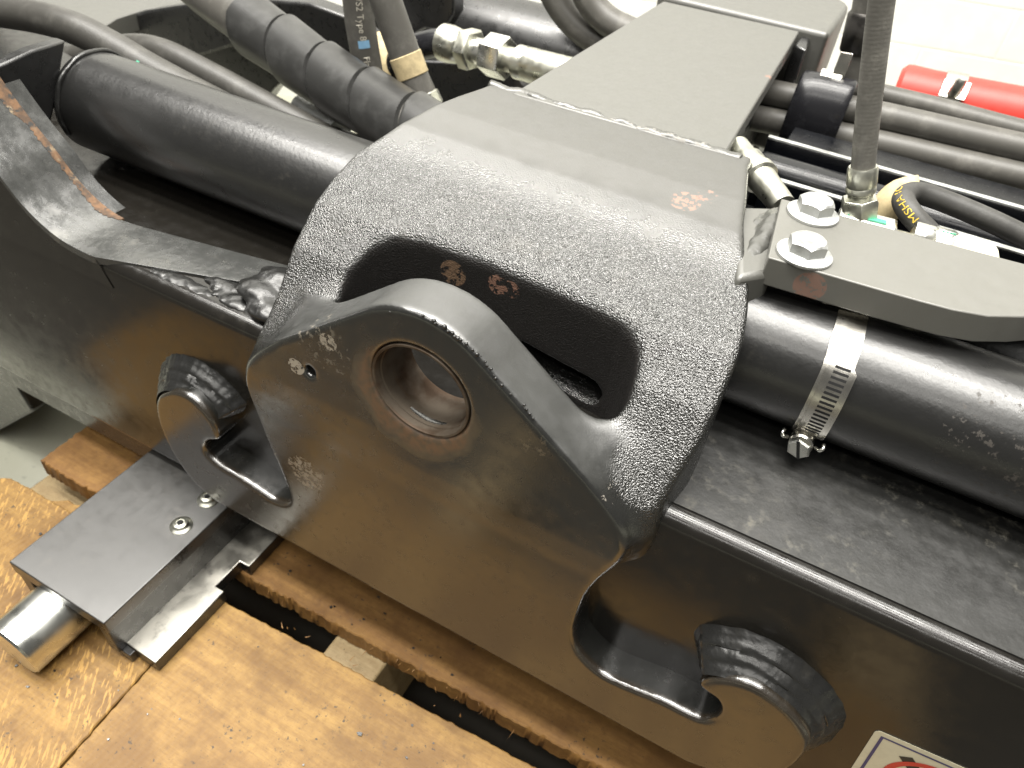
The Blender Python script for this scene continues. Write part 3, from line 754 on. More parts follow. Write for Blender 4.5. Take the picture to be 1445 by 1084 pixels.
# ------------------------------------------------------------------ slide block, rod, bar
sb = thing('slide_block', (-.223, -.04, PZ), 'black machined slide block with two button screws beside the pallet slot', 'slide block')
SX0, SX1, SY0, SZ = -.268, -.178, -.0958, -.222
tp = MB().box(SX0, SX1, SY0, .05, SZ - .013, SZ).build('top_plate', 'slide_paint', sb, bevel=.0009)
tp.data.materials.append(MATS['dark_paint'])
for pg in tp.data.polygons:
    if pg.normal.z < .9: pg.material_index = 1
MB().box(SX0 + .001, SX0 + .012, SY0 + .001, .05, PZ + .0005, SZ - .0132).build('side_wall', 'dark_paint', sb, bevel=.0006)
MB().box(SX1 - .012, SX1 - .003, SY0 + .001, .05, PZ + .010, SZ - .0132).build('side_wall', 'dark_paint', sb, bevel=.0006)
MB().box(SX1 - .0085, SX1 + .0045, SY0 + .003, .05, PZ + .0005, PZ + .0098).build('foot_rail', 'dark_paint', sb, bevel=.0006)
def button_screw(c, first=None):
    mb = MB().lathe((0, 0, 0), (0, 0, 1), [(.0080, 0), (.0080, .0007), (.0064, .0018), (.0058, .0022), (.0050, .0040), (.0033, .0047), (.0029, .0040)], 32)
    o = mb.build('button_screw', 'zinc', None, auto=35); o.location = c; o.parent = sb; o.matrix_parent_inverse = Matrix.Translation(sb.location).inverted()
    so = MB().hexa((0, 0, .0040), (0, 0, 1), .0025, .00015).build('socket', 'hole_black', None); so.parent = o
    so.location = (0, 0, .0002)
    return o
button_screw(px(256, 742, 'z', SZ)); button_screw(px(294, 705, 'z', SZ))
rod = MB().lathe((-.2325, -.1315, PZ + .0228), (0, 1, 0), [(.0205, 0), (.0220, .0014), (.0220, .155)], 72).build('chrome_rod', 'chrome', auto=30)
tag(rod, 'polished chrome rod sticking out from under the slide block', 'rod')
bz = -.2625
bp = [(174, 905), (219, 936), (313, 832), (297.5, 820.5), (336, 791), (349, 800), (392, 757), (330, 740)]
bpts = [px(u, v, 'z', bz) for u, v in bp]
bpts[6] = V(bpts[5].x, .06, bz); bpts[7] = V(bpts[0].x, .06, bz); bpts[2].x = bpts[1].x; bpts[4].x = bpts[3].x = bpts[1].x - .0085
bpts[3].y = bpts[2].y; bpts[5].x = bpts[1].x + .0005; bpts[5].y = bpts[4].y
bar = MB().prism([p + V(0, 0, -.0122) for p in bpts], (0, 0, .0122)).build('steel_bar', 'bare_steel', bevel=.0008)
bar.data.materials.append(MATS['dark_paint'])
for pg in bar.data.polygons:
    if pg.normal.z < .9: pg.material_index = 1
tag(bar, 'worn bare steel bar with a square notch lying beside the slide block', 'bar')

# ------------------------------------------------------------------ bolt-on bracket plate, bolts, clamp
BZt = .060
bk = thing('mounting_bracket', px(1140, 345, 'z', BZt), 'flat grey bracket plate bolted beside the pipe with two flange bolts', 'bracket')
bl = [(1103, 280), (1185, 303), (1300, 334), (1418, 365), (1560, 402), (1560, 430), (1500, 443), (1445, 447), (1395, 446), (1345, 437), (1300, 425), (1250, 411), (1205, 398), (1150, 382), (1084, 363)]
bpl = [px(u, v, 'z', BZt) for u, v in bl]
MB().prism([p + V(0, 0, -.0145) for p in bpl], (0, 0, .0145)).build('plate', 'bracket_paint', bk, bevel=.0006)
def flange_bolt(c, ph):
    root = MB().lathe((0, 0, 0), (0, 0, 1), [(.0127, 0), (.0130, .0007), (.0128, .0014), (.0108, .0021), (.0086, .0030)], 48).build('flange_bolt', 'zinc_dull', None, auto=40)
    root.location = c; root.parent = bk; root.matrix_parent_inverse = Matrix.Translation(bk.location).inverted()
    # hexagon with crowned chamfer
    n = 48; vs = []; rc_ = .0092
    def rad(a, r):
        t = (a + math.pi / 6) % (math.pi / 3) - math.pi / 6; return r * math.cos(math.pi / 6) / math.cos(t)
    for (f, z) in ((1, .0020), (1, .0080)):
        for k in range(n):
            a = 2 * math.pi * k / n + ph; rr = rad(a - ph, rc_); zz = z - (max(0, rr - rc_ * .885) * .75 if z > .005 else 0)
            vs.append((rr * math.cos(a), rr * math.sin(a), zz))
    for k in range(n): a = 2 * math.pi * k / n + ph; vs.append((rc_ * .80 * math.cos(a), rc_ * .80 * math.sin(a), .0087))
    fs = [(i * n + k, i * n + (k + 1) % n, (i + 1) * n + (k + 1) % n, (i + 1) * n + k) for i in (0, 1) for k in range(n)] + [tuple(range(2 * n, 3 * n))]
    h = MB().add(vs, fs).build('hex_head', 'zinc_dull', None, auto=28); h.parent = root
    return root
flange_bolt(px(1146, 303, 'z', BZt), .35); flange_bolt(px(1134, 360, 'z', BZt), .30)

cl = thing('hose_clamp', (.163, PYc - PR, PZc), 'stainless worm-drive clamp strapped round the pipe below the bracket', 'clamp')
CX0, CX1 = .1565, .1700
def band(x0f, x1f, r, a0, a1, th, mat, name, n=40, parent=cl):
    vs = []; 
    for k in range(n + 1):
        a = R_(a0 + (a1 - a0) * k / n)
        for rr in (r, r + th):
            for xf in (x0f, x1f):
                x = xf(k / n) if callable(xf) else xf
                vs.append((x, PYc + rr * math.cos(a), PZc + rr * math.sin(a)))
    fs = []
    for k in range(n):
        b, c = 4 * k, 4 * k + 4
        fs += [(b, b + 1, c + 1, c), (b + 2, c + 2, c + 3, b + 3), (b, c, c + 2, b + 2), (b + 1, b + 3, c + 3, c + 1)]
    fs += [(0, 2, 3, 1), (4 * n, 4 * n + 1, 4 * n + 3, 4 * n + 2)]
    return MB().add(vs, fs).build(name, mat, parent, auto=40)
band(lambda t: CX0 - .003 + min(t * 2, 1) * .0042, lambda t: CX1 - .003 + min(t * 2, 1) * .0042, PR + .0004, 60, 232, .0007, 'stainless', 'band')
tl = band(lambda t: CX0 + .0030 + .003 * (1 - min(1, t * 14)), lambda t: CX1 + .0026 - .003 * (1 - min(1, t * 14)), PR + .0016, 137, 212, .0007, 'stainless', 'tail', 60)
sl = MB()
for k in range(16):
    a = R_(141 + k * 4.1); c = V(0, PYc + (PR + .00238) * math.cos(a), PZc + (PR + .00238) * math.sin(a)); tn = V(0, -math.sin(a), math.cos(a)) * .00062; nn = V(0, math.cos(a), math.sin(a)) * .0002
    xa, xb = CX0 + .0062, CX1 - .0004
    sl.add([c + V(xa, 0, 0) - tn, c + V(xb, 0, 0) - tn, c + V(xb, 0, 0) + tn, c + V(xa, 0, 0) + tn,
            c + V(xa, 0, 0) - tn - nn, c + V(xb, 0, 0) - tn - nn, c + V(xb, 0, 0) + tn - nn, c + V(xa, 0, 0) + tn - nn], [(0, 1, 2, 3), (7, 6, 5, 4), (0, 4, 5, 1), (2, 6, 7, 3), (1, 5, 6, 2), (0, 3, 7, 4)])
sl.build('worm_slots', 'hole_black', cl)
# screw in its housing
ha = R_(216); hc = V((CX0 + CX1) / 2 + .001, PYc + (PR + .006) * math.cos(ha), PZc + (PR + .006) * math.sin(ha))
tn = V(0, -math.sin(ha), math.cos(ha)) * -1
tn = V(0, math.sin(R_(216)) , -math.cos(R_(216))) * 1
ax = (V(0, -.70, .25)).normalized()
ax = V(0, -math.sin(ha) * 1.0, math.cos(ha)) * -1
ax = ax if ax.z < 0 else -ax
view = (Vector(CAM) - hc).normalized()
sax = (V(0, -.55, -.5) + view * .9).normalized()
MB().lathe(hc - sax * .010, sax, [(.0050, 0), (.0058, .001), (.0058, .012), (.0050, .013)], 28).build('housing', 'stainless', cl, auto=35)
sc = MB().hexa(hc + sax * .0032, sax, .0058, .0040, chamf=.2).build('screw_head', 'zinc_bright', cl)
sx = sax.cross(V(1, 0, .35)).normalized(); sy = sax.cross(sx); q = hc + sax * .00725
MB().prism([q + sx * a * .0052 + sy * b * .00075 for a, b in ((-1, -1), (1, -1), (1, 1), (-1, 1))], sax * .0002).build('screw_slot', 'hole_black', cl)
for sgn in (-1, 1):
    e = hc + V(sgn * .0088, 0, 0)
    weldp = [e + V(-sgn * .002, .001, -.001), e + V(0, -.0016, .0006), e + V(sgn * .0012, -.0012, .0022), e + V(sgn * .0008, .001, .003)]
    mb, uv = tube(spline(weldp, .0006), .00095, 10); mb.build('housing_ear', 'zinc_bright', cl, smooth=True)
pb = [px(u, v, 'z', .0445) for u, v in [(1166, 405), (1250, 430), (1250, 441), (1163, 420)]]
MB().prism([p + V(0, 0, -.0035) for p in pb], (0, 0, .0035)).build('base_plate', 'stainless', cl, bevel=.0005)

# ------------------------------------------------------------------ fittings behind the bracket
def fit(name, loc, label, cat='fitting', group=None): return thing(name, loc, label, cat, group)
ft = fit('hose_fitting', px(1215, 300, 'z', .06), 'zinc elbow fitting with green marks behind the bracket plate')
yF = px(1200, 298, 'z', BZt).y + .018
# hose E with ferrule and nut
he = thing('upright_hose', px(1216, 285, 'y', yF), 'upright black hose with zinc end rising behind the bracket', 'hose')
pe = [px(1217, 244, 'y', yF), px(1224, 170, 'y', yF), px(1233, 90, 'y', yF), px(1243, 10, 'y', yF), px(1254, -60, 'y', yF)]
o, path = hose('rubber', pe, .0059, 'hose_cloth', he)
up = (pe[1] - pe[0]).normalized(); b0 = pe[0] - up * .001
MB().lathe(b0 - up * .010, up, [(.0060, 0), (.0073, .0008), (.0075, .003), (.0070, .004), (.0075, .006), (.0075, .013), (.0068, .0145)], 32).build('ferrule', 'zinc', he, auto=35)
MB().lathe(b0 - up * .013, up, [(.0062, 0), (.0062, .005)], 24).build('neck', 'zinc', he, auto=35)
MB().hexa(b0 - up * .0235, up, .0098, .011).build('nut', 'zinc', he, bevel=.0004)
gm = b0 - up * .017 + (Vector(CAM) - b0).normalized() * .0090
MB().hexa(gm, (Vector(CAM) - b0), .0012, .0002, n=8).build('green_mark', 'print_green', he)
# fitting body along the bracket's rear edge
e0, e1 = px(1192, 308, 'z', .055), px(1292, 334, 'z', .055); d_ = (e1 - e0).normalized(); nb = V(-d_.y, d_.x, 0)
def obox(c, d, n_, L, W, H, name, mat, parent, bevel=.001):
    d = Vector(d).normalized(); n_ = Vector(n_).normalized(); zz = d.cross(n_)
    pts = [Vector(c) + d * sx * L / 2 + n_ * sy * W / 2 - zz * H / 2 for sx, sy in ((-1, -1), (1, -1), (1, 1), (-1, 1))]
    return MB().prism(pts, zz * H).build(name, mat, parent, bevel=bevel)
cb = px(1225, 316, 'z', .052) + nb * .006 - V(0, 0, .010)
obox(cb, d_, nb, .030, .014, .022, 'body', 'zinc_bright', ft, .002)
MB().lathe(cb + d_ * .014, d_, [(.0075, 0), (.0075, .012), (.0068, .013)], 24).build('port', 'zinc', ft, auto=35)
g0 = cb + V(0, 0, .0112) - nb * .002 + d_ * .004
obox(g0, d_, nb, .009, .004, .0006, 'green_mark', 'print_green', ft, 0)
obox(g0 - d_ * .012, d_, nb, .006, .004, .0006, 'green_mark', 'print_green', ft, 0)
# second fitting with nut and cream elbow
f2 = fit('swivel_fitting', px(1320, 335, 'z', .055), 'zinc swivel nut with green stripe beside the cream elbow')
c2 = px(1292, 327, 'z', .054) + nb * .005 - V(0, 0, .0045)
MB().lathe(c2, d_, [(.0068, 0), (.0072, .001), (.0072, .009), (.0066, .010)], 28).build('collar', 'zinc_bright', f2, auto=35)
MB().hexa(c2 + d_ * .0102, d_, .0080, .0105).build('nut', 'zinc_bright', f2, bevel=.0004)
MB().lathe(c2 + d_ * .020, d_, [(.0058, 0), (.0058, .010)], 24).build('neck', 'zinc', f2, auto=35)
gs = c2 + d_ * .0150 + V(0, 0, .0072) - nb * .002
obox(gs, d_, nb, .007, .0018, .0006, 'green_mark', 'print_green', f2, 0)
cap = [px(u, v, 'z', .058) for u, v in [(1352, 328), (1398, 338), (1406, 343), (1411, 352), (1414, 372), (1352, 356)]]
MB().prism([p + V(0, 0, -.022) for p in cap], (0, 0, .022)).build('elbow', 'cream_cap', f2, bevel=.0035, seg=3)
# looped hose with yellow print
lh = thing('looped_hose', px(1300, 310, 'z', .06), 'black hose looped back behind the bracket with yellow lettering', 'hose')
LY = yF + .030
lpt = [px(1345, 372, 'y', LY - .020), px(1316, 335, 'y', LY - .016), px(1286, 303, 'y', LY - .012), px(1275, 281, 'y', LY - .002), px(1292, 272, 'y', LY + .010), px(1330, 283, 'y', LY + .014), px(1390, 308, 'y', LY + .014), px(1450, 336, 'y', LY + .014), px(1530, 370, 'y', LY + .014)]
o, path = hose('rubber', lpt, .0060, 'hose_rubber', lh, n=28, step=.0015)
Lc = [0]
for a, b_ in zip(path, path[1:]): Lc.append(Lc[-1] + (b_ - a).length)
i0 = min(range(len(path)), key=lambda i: (path[i] - lpt[1]).length); i1 = min(range(len(path)), key=lambda i: (path[i] - lpt[3]).length)
text_on_hose('\u00b7 MSHA IC', .0052, path, .0060, Lc[i0] + .0090, side_angle(path, (i0 + i1) // 2, CAM) - .05, 'print_yellow', lh, flip=1)
t0 = px(1262, 282, 'y', LY + .012); t1 = px(1240, 306, 'y', LY + .012)
wv_ = thing('woven_sleeve', t1, 'cream woven sleeve end showing behind the looped hose', 'sleeve')
mb, uv = tube(spline([px(1296, 268, 'y', LY + .028), px(1270, 273, 'y', LY + .026), px(1252, 290, 'y', LY + .022), px(1238, 320, 'y', LY + .02)], .003), .0085, 20)
mb.build('weave', 'tape_tan', wv_, smooth=True, uv=uv)
# short silver pipe stub by the bracket shoulder
st = thing('pipe_stub', px(1100, 285, 'z', .04), 'pale zinc pipe stub with collar at the bracket shoulder', 'fitting')
s0, s1 = px(1040, 208, 'y', .235), px(1106, 292, 'y', .185); sd_ = (s1 - s0)
MB().lathe(s0, sd_, [(.0070, 0), (.0070, sd_.length * .22), (.0086, sd_.length * .26), (.0086, sd_.length * .44), (.0098, sd_.length * .46), (.0098, sd_.length * .54), (.0080, sd_.length * .56), (.0066, sd_.length)], 32).build('tube', 'zinc', st, auto=35)
# braided hose under the bracket on the right
bhz = thing('braided_hose', px(1440, 495, 'y', .17), 'dark braided hose lying under the bracket along the pipe', 'hose')
hose('braid', [px(1270, 462, 'y', .158), px(1340, 474, 'y', .158), px(1400, 488, 'y', .158), px(1460, 505, 'y', .158), px(1540, 530, 'y', .158)], .0095, 'hose_braid', bhz)
hose('rubber', [px(1330, 505, 'y', .150), px(1390, 520, 'y', .150), px(1450, 540, 'y', .150), px(1540, 570, 'y', .150)], .0080, 'hose_rubber', thing('rubber_hose', px(1440, 535, 'y', .15), 'thin black hose lying below the braided hose', 'hose'))

# ------------------------------------------------------------------ rails and parallel hoses behind on the right
def line(u0, v0, u1, v1, y0, ext=1.0):
    a = px(u0, v0, 'y', y0); b = px(u1, v1, 'y', y0); return a, a + (b - a) * ext
rl_ = thing('guide_rail', px(1250, 260, 'y', .30), 'black channel rail with thin bright edges behind the bracket', 'rail')
RY = .315
ra = px(1085, 193, 'y', RY); rz = ra.z
MB().box(.085, .80, RY - .002, RY + .075, rz - .06, rz - .0165).build('rear_bar', 'rail_paint', rl_, bevel=.001)
MB().box(ra.x, .80, RY - .004, RY, rz - .050, rz).build('edge_lip', 'rail_paint', rl_, bevel=.0008)
MB().box(ra.x, .80, RY - .0042, RY + .0004, rz + .0002, rz + .0014).build('bright_edge', 'zinc_dull', rl_)
r2 = px(1080, 248, 'y', RY - .045)
MB().box(r2.x, .80, RY - .049, RY - .045, r2.z - .045, r2.z).build('edge_lip', 'rail_paint', rl_, bevel=.0008)
MB().box(r2.x, .80, RY - .0492, RY - .0446, r2.z + .0002, r2.z + .0012).build('bright_edge', 'zinc_dull', rl_)
cyc = px(1100, 225, 'y', RY - .02)
cyl = MB().lathe((cyc.x - .012, RY - .0225, cyc.z - .010), (1, 0, 0), [(.0120, 0), (.0130, .002), (.0130, .70)], 40).build('dark_cylinder', 'rail_paint', auto=40)
tag(cyl, 'blue-black cylinder lying between the rail edges', 'cylinder')
MB().box(.062, .80, .26, .37, -.14, rz - .062).build('rail_base', 'rail_paint', rl_)

HY = .43
def xhose(name, label, u0, v0, u1, v1, y, r, mat='hose_smooth', grp=None):
    t = thing(name, px(u1, v1, 'y', y), label, 'hose', grp); a, b_ = line(u0, v0, u1, v1, y, 1.6)
    hose('rubber', [a, a.lerp(b_, .3) + V(0, 0, .001), a.lerp(b_, .6), b_], r, mat, t); return a, b_
a1 = xhose('parallel_hose', 'upper black hose running through the rubber sleeve', 1070, 128, 1445, 210, HY, .0104)
a2 = xhose('parallel_hose', 'middle black hose just below the one in the rubber sleeve', 1060, 165, 1445, 250, HY - .01, .0102)
a3 = xhose('parallel_hose', 'thin dark hose beside the red sleeve', 1190, 122, 1445, 186, HY + .05, .0085)
sv = thing('rubber_sleeve', px(1145, 160, 'y', HY), 'black rubber sleeve round the hoses with a silver clip', 'sleeve')
c0 = a1[0].lerp(a1[1], .10); 
sc0 = px(1150, 168, 'y', HY - .006); axd = (a1[1] - a1[0]).normalized()
mb = MB(); vs = []; n = 40
for (s_, k_) in ((-.0205, .94), (-.0190, 1), (-.006, 1.015), (.012, 1), (.0185, 1), (.0205, .94)):
    for k in range(n):
        a = 2 * math.pi * k / n; vs.append(sc0 + axd * s_ + V(0, math.cos(a) * .0215 * k_, math.sin(a) * .034 * k_))
mb.add(vs, [(i * n + k, i * n + (k + 1) % n, (i + 1) * n + (k + 1) % n, (i + 1) * n + k) for i in range(5) for k in range(n)] + [tuple(range(n))[::-1], tuple(range(5 * n, 6 * n))])
mb.build('sleeve', 'sleeve_black', sv, auto=50)
ca = px(1168, 118, 'y', HY - .012)
obox(ca, axd, V(0, -.6, -.8), .016, .020, .0012, 'clip_band', 'stainless', sv, .0004)
obox(ca + V(.005, .006, .013), axd, V(0, .2, 1), .009, .018, .0012, 'clip_tail', 'stainless', sv, .0003)
rs = thing('red_sleeve', px(1350, 135, 'y', .60), 'red sleeved tube with a metal clip against the white wall', 'sleeve')
ra_, rb_ = line(1262, 127, 1445, 163, .60, 1.5); rd = (rb_ - ra_).normalized()
MB().lathe(ra_, rd, [(.019, 0), (.0235, .004), (.0240, .009), (.0230, .03), (.0233, (rb_ - ra_).length)], 32).build('tube', 'red_sleeve', rs, auto=40)
cq = px(1342, 142, 'y', .60)
MB().lathe(cq - rd * .012, rd, [(.0242, 0), (.0242, .018)], 32).build('clip_band', 'stainless', rs, auto=40)
u_ = V(-.1, -.75, .6).normalized()
MB().lathe(cq + u_ * .027 + V(0, 0, -.006), V(.12, -.2, 1), [(.003, 0), (.0052, .001), (.0052, .014), (.0035, .017)], 20).build('clip_screw', 'zinc_bright', rs, auto=40)
obox(cq + u_ * .0248, rd, V(0, .6, .75), .022, .016, .001, 'clip_plate', 'stainless', rs, .0003)
# second upright hose farther back
h2 = thing('far_upright_hose', px(1215, 110, 'y', .46), 'short upright dark hose half hidden behind the upright hose', 'hose')
o, path = hose('rubber', [px(1207, 130, 'y', .46), px(1210, 80, 'y', .46), px(1222, 35, 'y', .46), px(1234, -30, 'y', .46)], .0125, 'hose_smooth', h2)
ring_on('ferrule', path, .03, .06, [(.0128, 0), (.0145, .08), (.0145, .92), (.0128, 1)], 'dark_steel', h2)

# ------------------------------------------------------------------ hoses and fittings on the upper left
ha_ = thing('ribbed_hose', px(110, 40, 'y', .19), 'thick ribbed hose with a green mark arching over the pipe end', 'hose')
o, path = hose('rubber', [px(-80, 8, 'y', .185), px(-20, 14, 'y', .185), px(50, 24, 'y', .185), px(105, 40, 'y', .185), px(160, 68, 'y', .188), px(215, 100, 'y', .192), px(290, 140, 'y', .196), px(400, 196, 'y', .20), px(520, 250, 'y', .205)], .0125, 'hose_ribbed', ha_)
gi = min(range(len(path)), key=lambda i: (path[i] - px(209, 97, 'y', .192)).length); p_, t_, u__, q_ = frames(path)[gi]
ga = side_angle(path, gi, CAM) 
gmk = MB()
for k in range(9):
    for s_ in (-.0012, .0012):
        a = ga - .1 + k * .12; gmk.v.append(tuple(p_ + t_ * s_ + (u__ * math.cos(a) + q_ * math.sin(a)) * .0127))
gmk.f = [(2 * k, 2 * k + 1, 2 * k + 3, 2 * k + 2) for k in range(8)]
gmk.build('green_mark', 'print_green', ha_)
hb_ = thing('ribbed_hose', px(300, 105, 'y', .23), 'thinner ribbed hose running under the thick ribbed hose', 'hose')
hose('rubber', [px(-80, 70, 'y', .225), px(-10, 74, 'y', .225), px(60, 84, 'y', .23), px(120, 80, 'y', .235), px(170, 68, 'y', .24), px(225, 72, 'y', .24), px(300, 108, 'y', .24), px(370, 146, 'y', .24), px(440, 184, 'y', .24), px(540, 240, 'y', .24)], .0110, 'hose_ribbed', hb_)
# spiral wrapped hose
hs_ = thing('spiral_wrapped_hose', px(470, 120, 'y', .25), 'thick hose in black spiral wrap running behind the cast bracket', 'hose')
sp_ = [px(235, -60, 'y', .33), px(290, -12, 'y', .32), px(345, 28, 'y', .305), px(400, 66, 'y', .29), px(460, 108, 'y', .27), px(525, 148, 'y', .25), px(590, 185, 'y', .23), px(650, 220, 'y', .215)]
o, path = hose('rubber', sp_, .0208, 'hose_smooth', hs_, n=28)
Ls = [0]
for a, b_ in zip(path, path[1:]): Ls.append(Ls[-1] + (b_ - a).length)
iw = min(range(len(path)), key=lambda i: (path[i] - px(352, 30, 'y', .303)).length)
wp = spline([path[i] for i in range(iw, len(path), 4)], .0009); pitch = .0600
def wrf(L, a):
    x = (L / pitch - a / (2 * math.pi)) % 1.0
    if L < .0008: return .0210
    if x < .085: return .0188
    if x < .10: return .0188 + (x - .085) / .015 * .0076
    return .0264 - .0030 * (x - .1)
mb, uv = tube(wp, .022, 64, wrf); mb.build('spiral_wrap', 'wrap_plastic', hs_, auto=50)
# printed hose
hc_ = thing('printed_hose', px(515, 80, 'y', .30), 'grey hose with white lettering and a blue stripe', 'hose')
cp = [px(497, -70, 'y', .31), px(503, -20, 'y', .31), px(508, 30, 'y', .31), px(516, 80, 'y', .31), px(524, 125, 'y', .31), px(535, 190, 'y', .31)]
o, path = hose('rubber', cp, .0122, 'hose_smooth', hc_, n=28, step=.003)
Lc = [0]
for a, b_ in zip(path, path[1:]): Lc.append(Lc[-1] + (b_ - a).length)
def arc_at(p): return Lc[min(range(len(path)), key=lambda i: (path[i] - p).length)]
mi = len(path) // 2; an = side_angle(path, mi, CAM)
text_on_hose('/S2 Type 8', .0074, path, .0122, arc_at(px(503, -6, 'y', .31)), an - .05, 'print_white', hc_)
text_on_hose('Flame R', .0074, path, .0122, arc_at(px(515, 73, 'y', .31)), an - .05, 'print_white', hc_)
s_a = arc_at(px(512, 53, 'y', .31)); bs = MB(); fr2 = frames(path)
for k in range(7):
    for q2 in range(7):
        s_ = s_a + q2 * .001; i = int(np.searchsorted(Lc, s_) - 1); p, t, u, q = fr2[i]; p = p + t * (s_ - Lc[i]); a = an - .40 + k * .125
        bs.v.append(tuple(p + (u * math.cos(a) + q * math.sin(a)) * .0124))
bs.f = [(k * 7 + j, k * 7 + j + 1, k * 7 + j + 8, k * 7 + j + 7) for k in range(6) for j in range(6)]
bs.build('blue_stripe', 'print_blue', hc_)
# taped hose
hd_ = thing('taped_hose', px(585, 110, 'y', .27), 'slanted grey hose with a tan tape band and zinc end', 'hose')
dp_ = [px(523, -70, 'y', .275), px(541, -10, 'y', .275), px(560, 45, 'y', .275), px(580, 100, 'y', .275), px(600, 145, 'y', .275)]
o, path = hose('rubber', dp_, .0118, 'hose_smooth', hd_)
Ld = sum((b_ - a).length for a, b_ in zip(path, path[1:]))
def sd_at(p):
    i = min(range(len(path)), key=lambda i: (path[i] - p).length); return sum((b_ - a).length for a, b_ in zip(path[:i + 1], path[1:i + 1]))
ring_on('tape_band', path, sd_at(px(570, 80, 'y', .275)), sd_at(px(581, 107, 'y', .275)), [(.0119, 0), (.0126, .03), (.0125, .97), (.0119, 1)], 'tape_tan', hd_)
dd = (path[-1] - path[-3]).normalized()
MB().lathe(path[-1] - dd * .006, dd, [(.0118, 0), (.0132, .001), (.0135, .010), (.0120, .013), (.0128, .015), (.0128, .03)], 12).build('ferrule', 'zinc', hd_, auto=25)
tt = thing('taped_hose', px(545, 95, 'y', .36), 'tan taped hose end showing between the printed and slanted hoses', 'hose')
mb, uv = tube(spline([px(535, 60, 'y', .37), px(546, 88, 'y', .36), px(535, 130, 'y', .35), px(520, 160, 'y', .34)], .004), .0135, 20); mb.build('tape', 'tape_tan', tt, smooth=True, uv=uv)
# elbow hose with chain of zinc fittings
FYl = .36
he_ = thing('elbow_hose', px(620, 60, 'y', FYl), 'glossy black elbow hose ending in a row of zinc nuts', 'hose')
hose('rubber', [px(540, 130, 'y', FYl), px(556, 95, 'y', FYl), px(580, 72, 'y', FYl), px(610, 62, 'y', FYl), px(632, 62, 'y', FYl)], .0118, 'sleeve_black', he_, n=24)
f0 = px(626, 60, 'y', FYl); f1 = px(790, 103, 'y', FYl - .02); fd = (f1 - f0).normalized(); k_ = (f1 - f0).length / 164
def fl_(a): return f0 + fd * a * k_
MB().lathe(fl_(0), fd, [(.0130, 0), (.0152, .0008), (.0152, 10 * k_), (.0140, 22 * k_), (.0115, 26 * k_), (.0115, 32 * k_)], 32).build('ferrule', 'zinc', he_, auto=35)
MB().hexa(fl_(32), fd, .0170, 16 * k_, phase=.2).build('nut', 'zinc', he_, bevel=.0005)
MB().lathe(fl_(47), fd, [(.0105, 0), (.0105, 22 * k_)], 24).build('neck', 'zinc_bright', he_, auto=35)
MB().hexa(fl_(66), fd, .0170, 28 * k_, phase=.6, chamf=.06).build('nut', 'zinc_bright', he_, bevel=.0005)
MB().lathe(fl_(93), fd, [(.0098, 0), (.0098, 16 * k_)], 24).build('neck', 'zinc', he_, auto=35)
MB().lathe(fl_(108), fd, [(.0110, 0), (.0132, .001), (.0132, 10 * k_), (.0126, 12 * k_), (.0132, 16 * k_), (.0132, 70 * k_)], 32).build('ferrule', 'zinc', he_, auto=35)

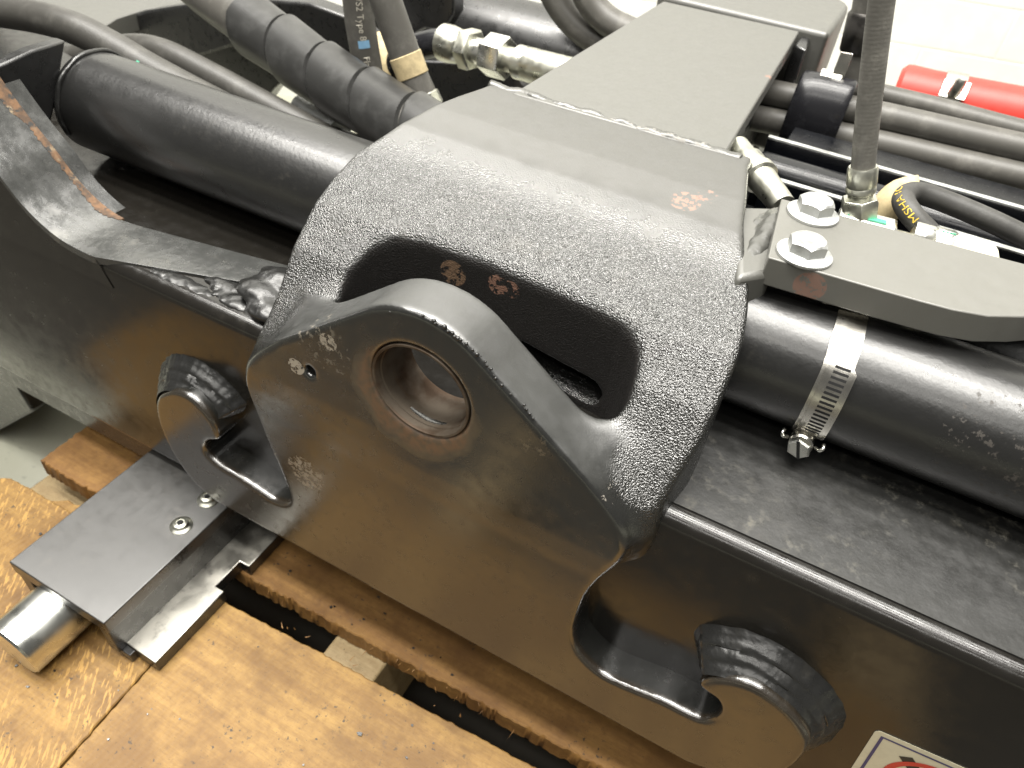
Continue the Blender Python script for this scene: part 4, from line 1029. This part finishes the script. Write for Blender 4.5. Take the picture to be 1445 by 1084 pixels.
# rear structure: dark cylinder, curved cross plate, grey deck plate
rcy = MB().lathe(px(540, 10, 'y', .52), V(1, 0, 0), [(.040, 0), (.042, .003), (.042, .44), (.040, .443)], 56).build('hydraulic_cylinder', 'dark_paint', auto=40)
tag(rcy, 'large dark cylinder lying behind the zinc fittings', 'cylinder')
for i, (lab, pts) in enumerate((('front black hose curving down behind the arm plate', [(765, -50), (785, 0), (815, 38), (860, 66), (930, 90)]), ('rear black hose curving down close to the arm plate top', [(812, -50), (830, -2), (858, 30), (905, 52), (960, 70)]))):
    t = thing('curved_hose', px(*pts[2], 'y', .47), lab, 'hose'); hose('rubber', [px(u, v, 'y', .47 - i * .01) for u, v in pts], .0125, 'hose_smooth', t)
rs_ = thing('rear_frame', (-.4, .45, FZ), 'dark rear frame plates seen between the hoses', 'frame')
cv = [(120, 60), (165, 28), (205, 15), (250, 8), (300, 3), (380, 0), (435, 4), (490, 24), (530, 60), (530, 100), (470, 92), (400, 66), (340, 62), (280, 80), (200, 110)]
MB().prism([px(u, v, 'y', .40) for u, v in cv], (0, .022, 0)).build('curved_plate', 'dark_paint', rs_, bevel=.003, seg=3)
MB().prism([px(u, v, 'y', .425) for u, v in [(190, 84), (330, 58), (420, 62), (520, 82), (720, 92), (760, 150), (560, 172), (500, 168), (428, 142), (402, 112), (386, 126), (372, 146), (300, 120)]], (0, .02, 0)).build('lower_plate', 'dark_paint', rs_, bevel=.002)
MB().prism([px(u, v, 'y', .62) for u, v in [(540, 50), (640, 30), (760, 45), (880, 72), (870, 150), (560, 160)]], (0, .03, 0)).build('back_plate', 'dark_paint', rs_, bevel=.002)
gp = [px(u, v, 'z', -.06) for u, v in [(-160, 130), (60, 92), (115, 58), (165, 26), (205, 13), (260, 4), (330, -8), (330, -120), (-160, -120)]]
MB().prism([p + V(0, 0, -.02) for p in gp], (0, 0, .02)).build('deck_plate', 'arm_paint', rs_, bevel=.001)
MB().prism([px(u, v, 'y', .44) for u, v in [(545, -30), (640, -30), (640, 20), (625, 45), (600, 40), (560, 60)]], (0, .02, 0)).build('upper_plate', 'dark_paint', rs_, bevel=.002)
MB().box(-.30, .07, .60, .66, -.25, -.03).build('cross_tube', 'dark_paint', rs_, bevel=.006)
MB().box(-.20, .30, .30, .36, -.22, -.10).build('lower_tube', 'dark_paint', rs_, bevel=.006)
bt = thing('threaded_stud', px(445, 160, 'y', .26), 'bright threaded stud below the spiral wrapped hose', 'bolt')
b0_, b1_ = px(425, 150, 'y', .29), px(480, 185, 'y', .26)
prs = [(.0100 - (.0012 if k % 2 else 0), (b1_ - b0_).length * k / 18) for k in range(19)]
MB().lathe(b0_, b1_ - b0_, prs, 20).build('thread', 'zinc_dull', bt, auto=60)
# foot block seen on the far left
lf = MB().prism([px(u, v, 'y', .05) for u, v in [(-80, 470), (5, 512), (46, 582), (-80, 650)]], (0, .10, 0)).build('support_leg', 'dark_paint', fr_, bevel=.003)
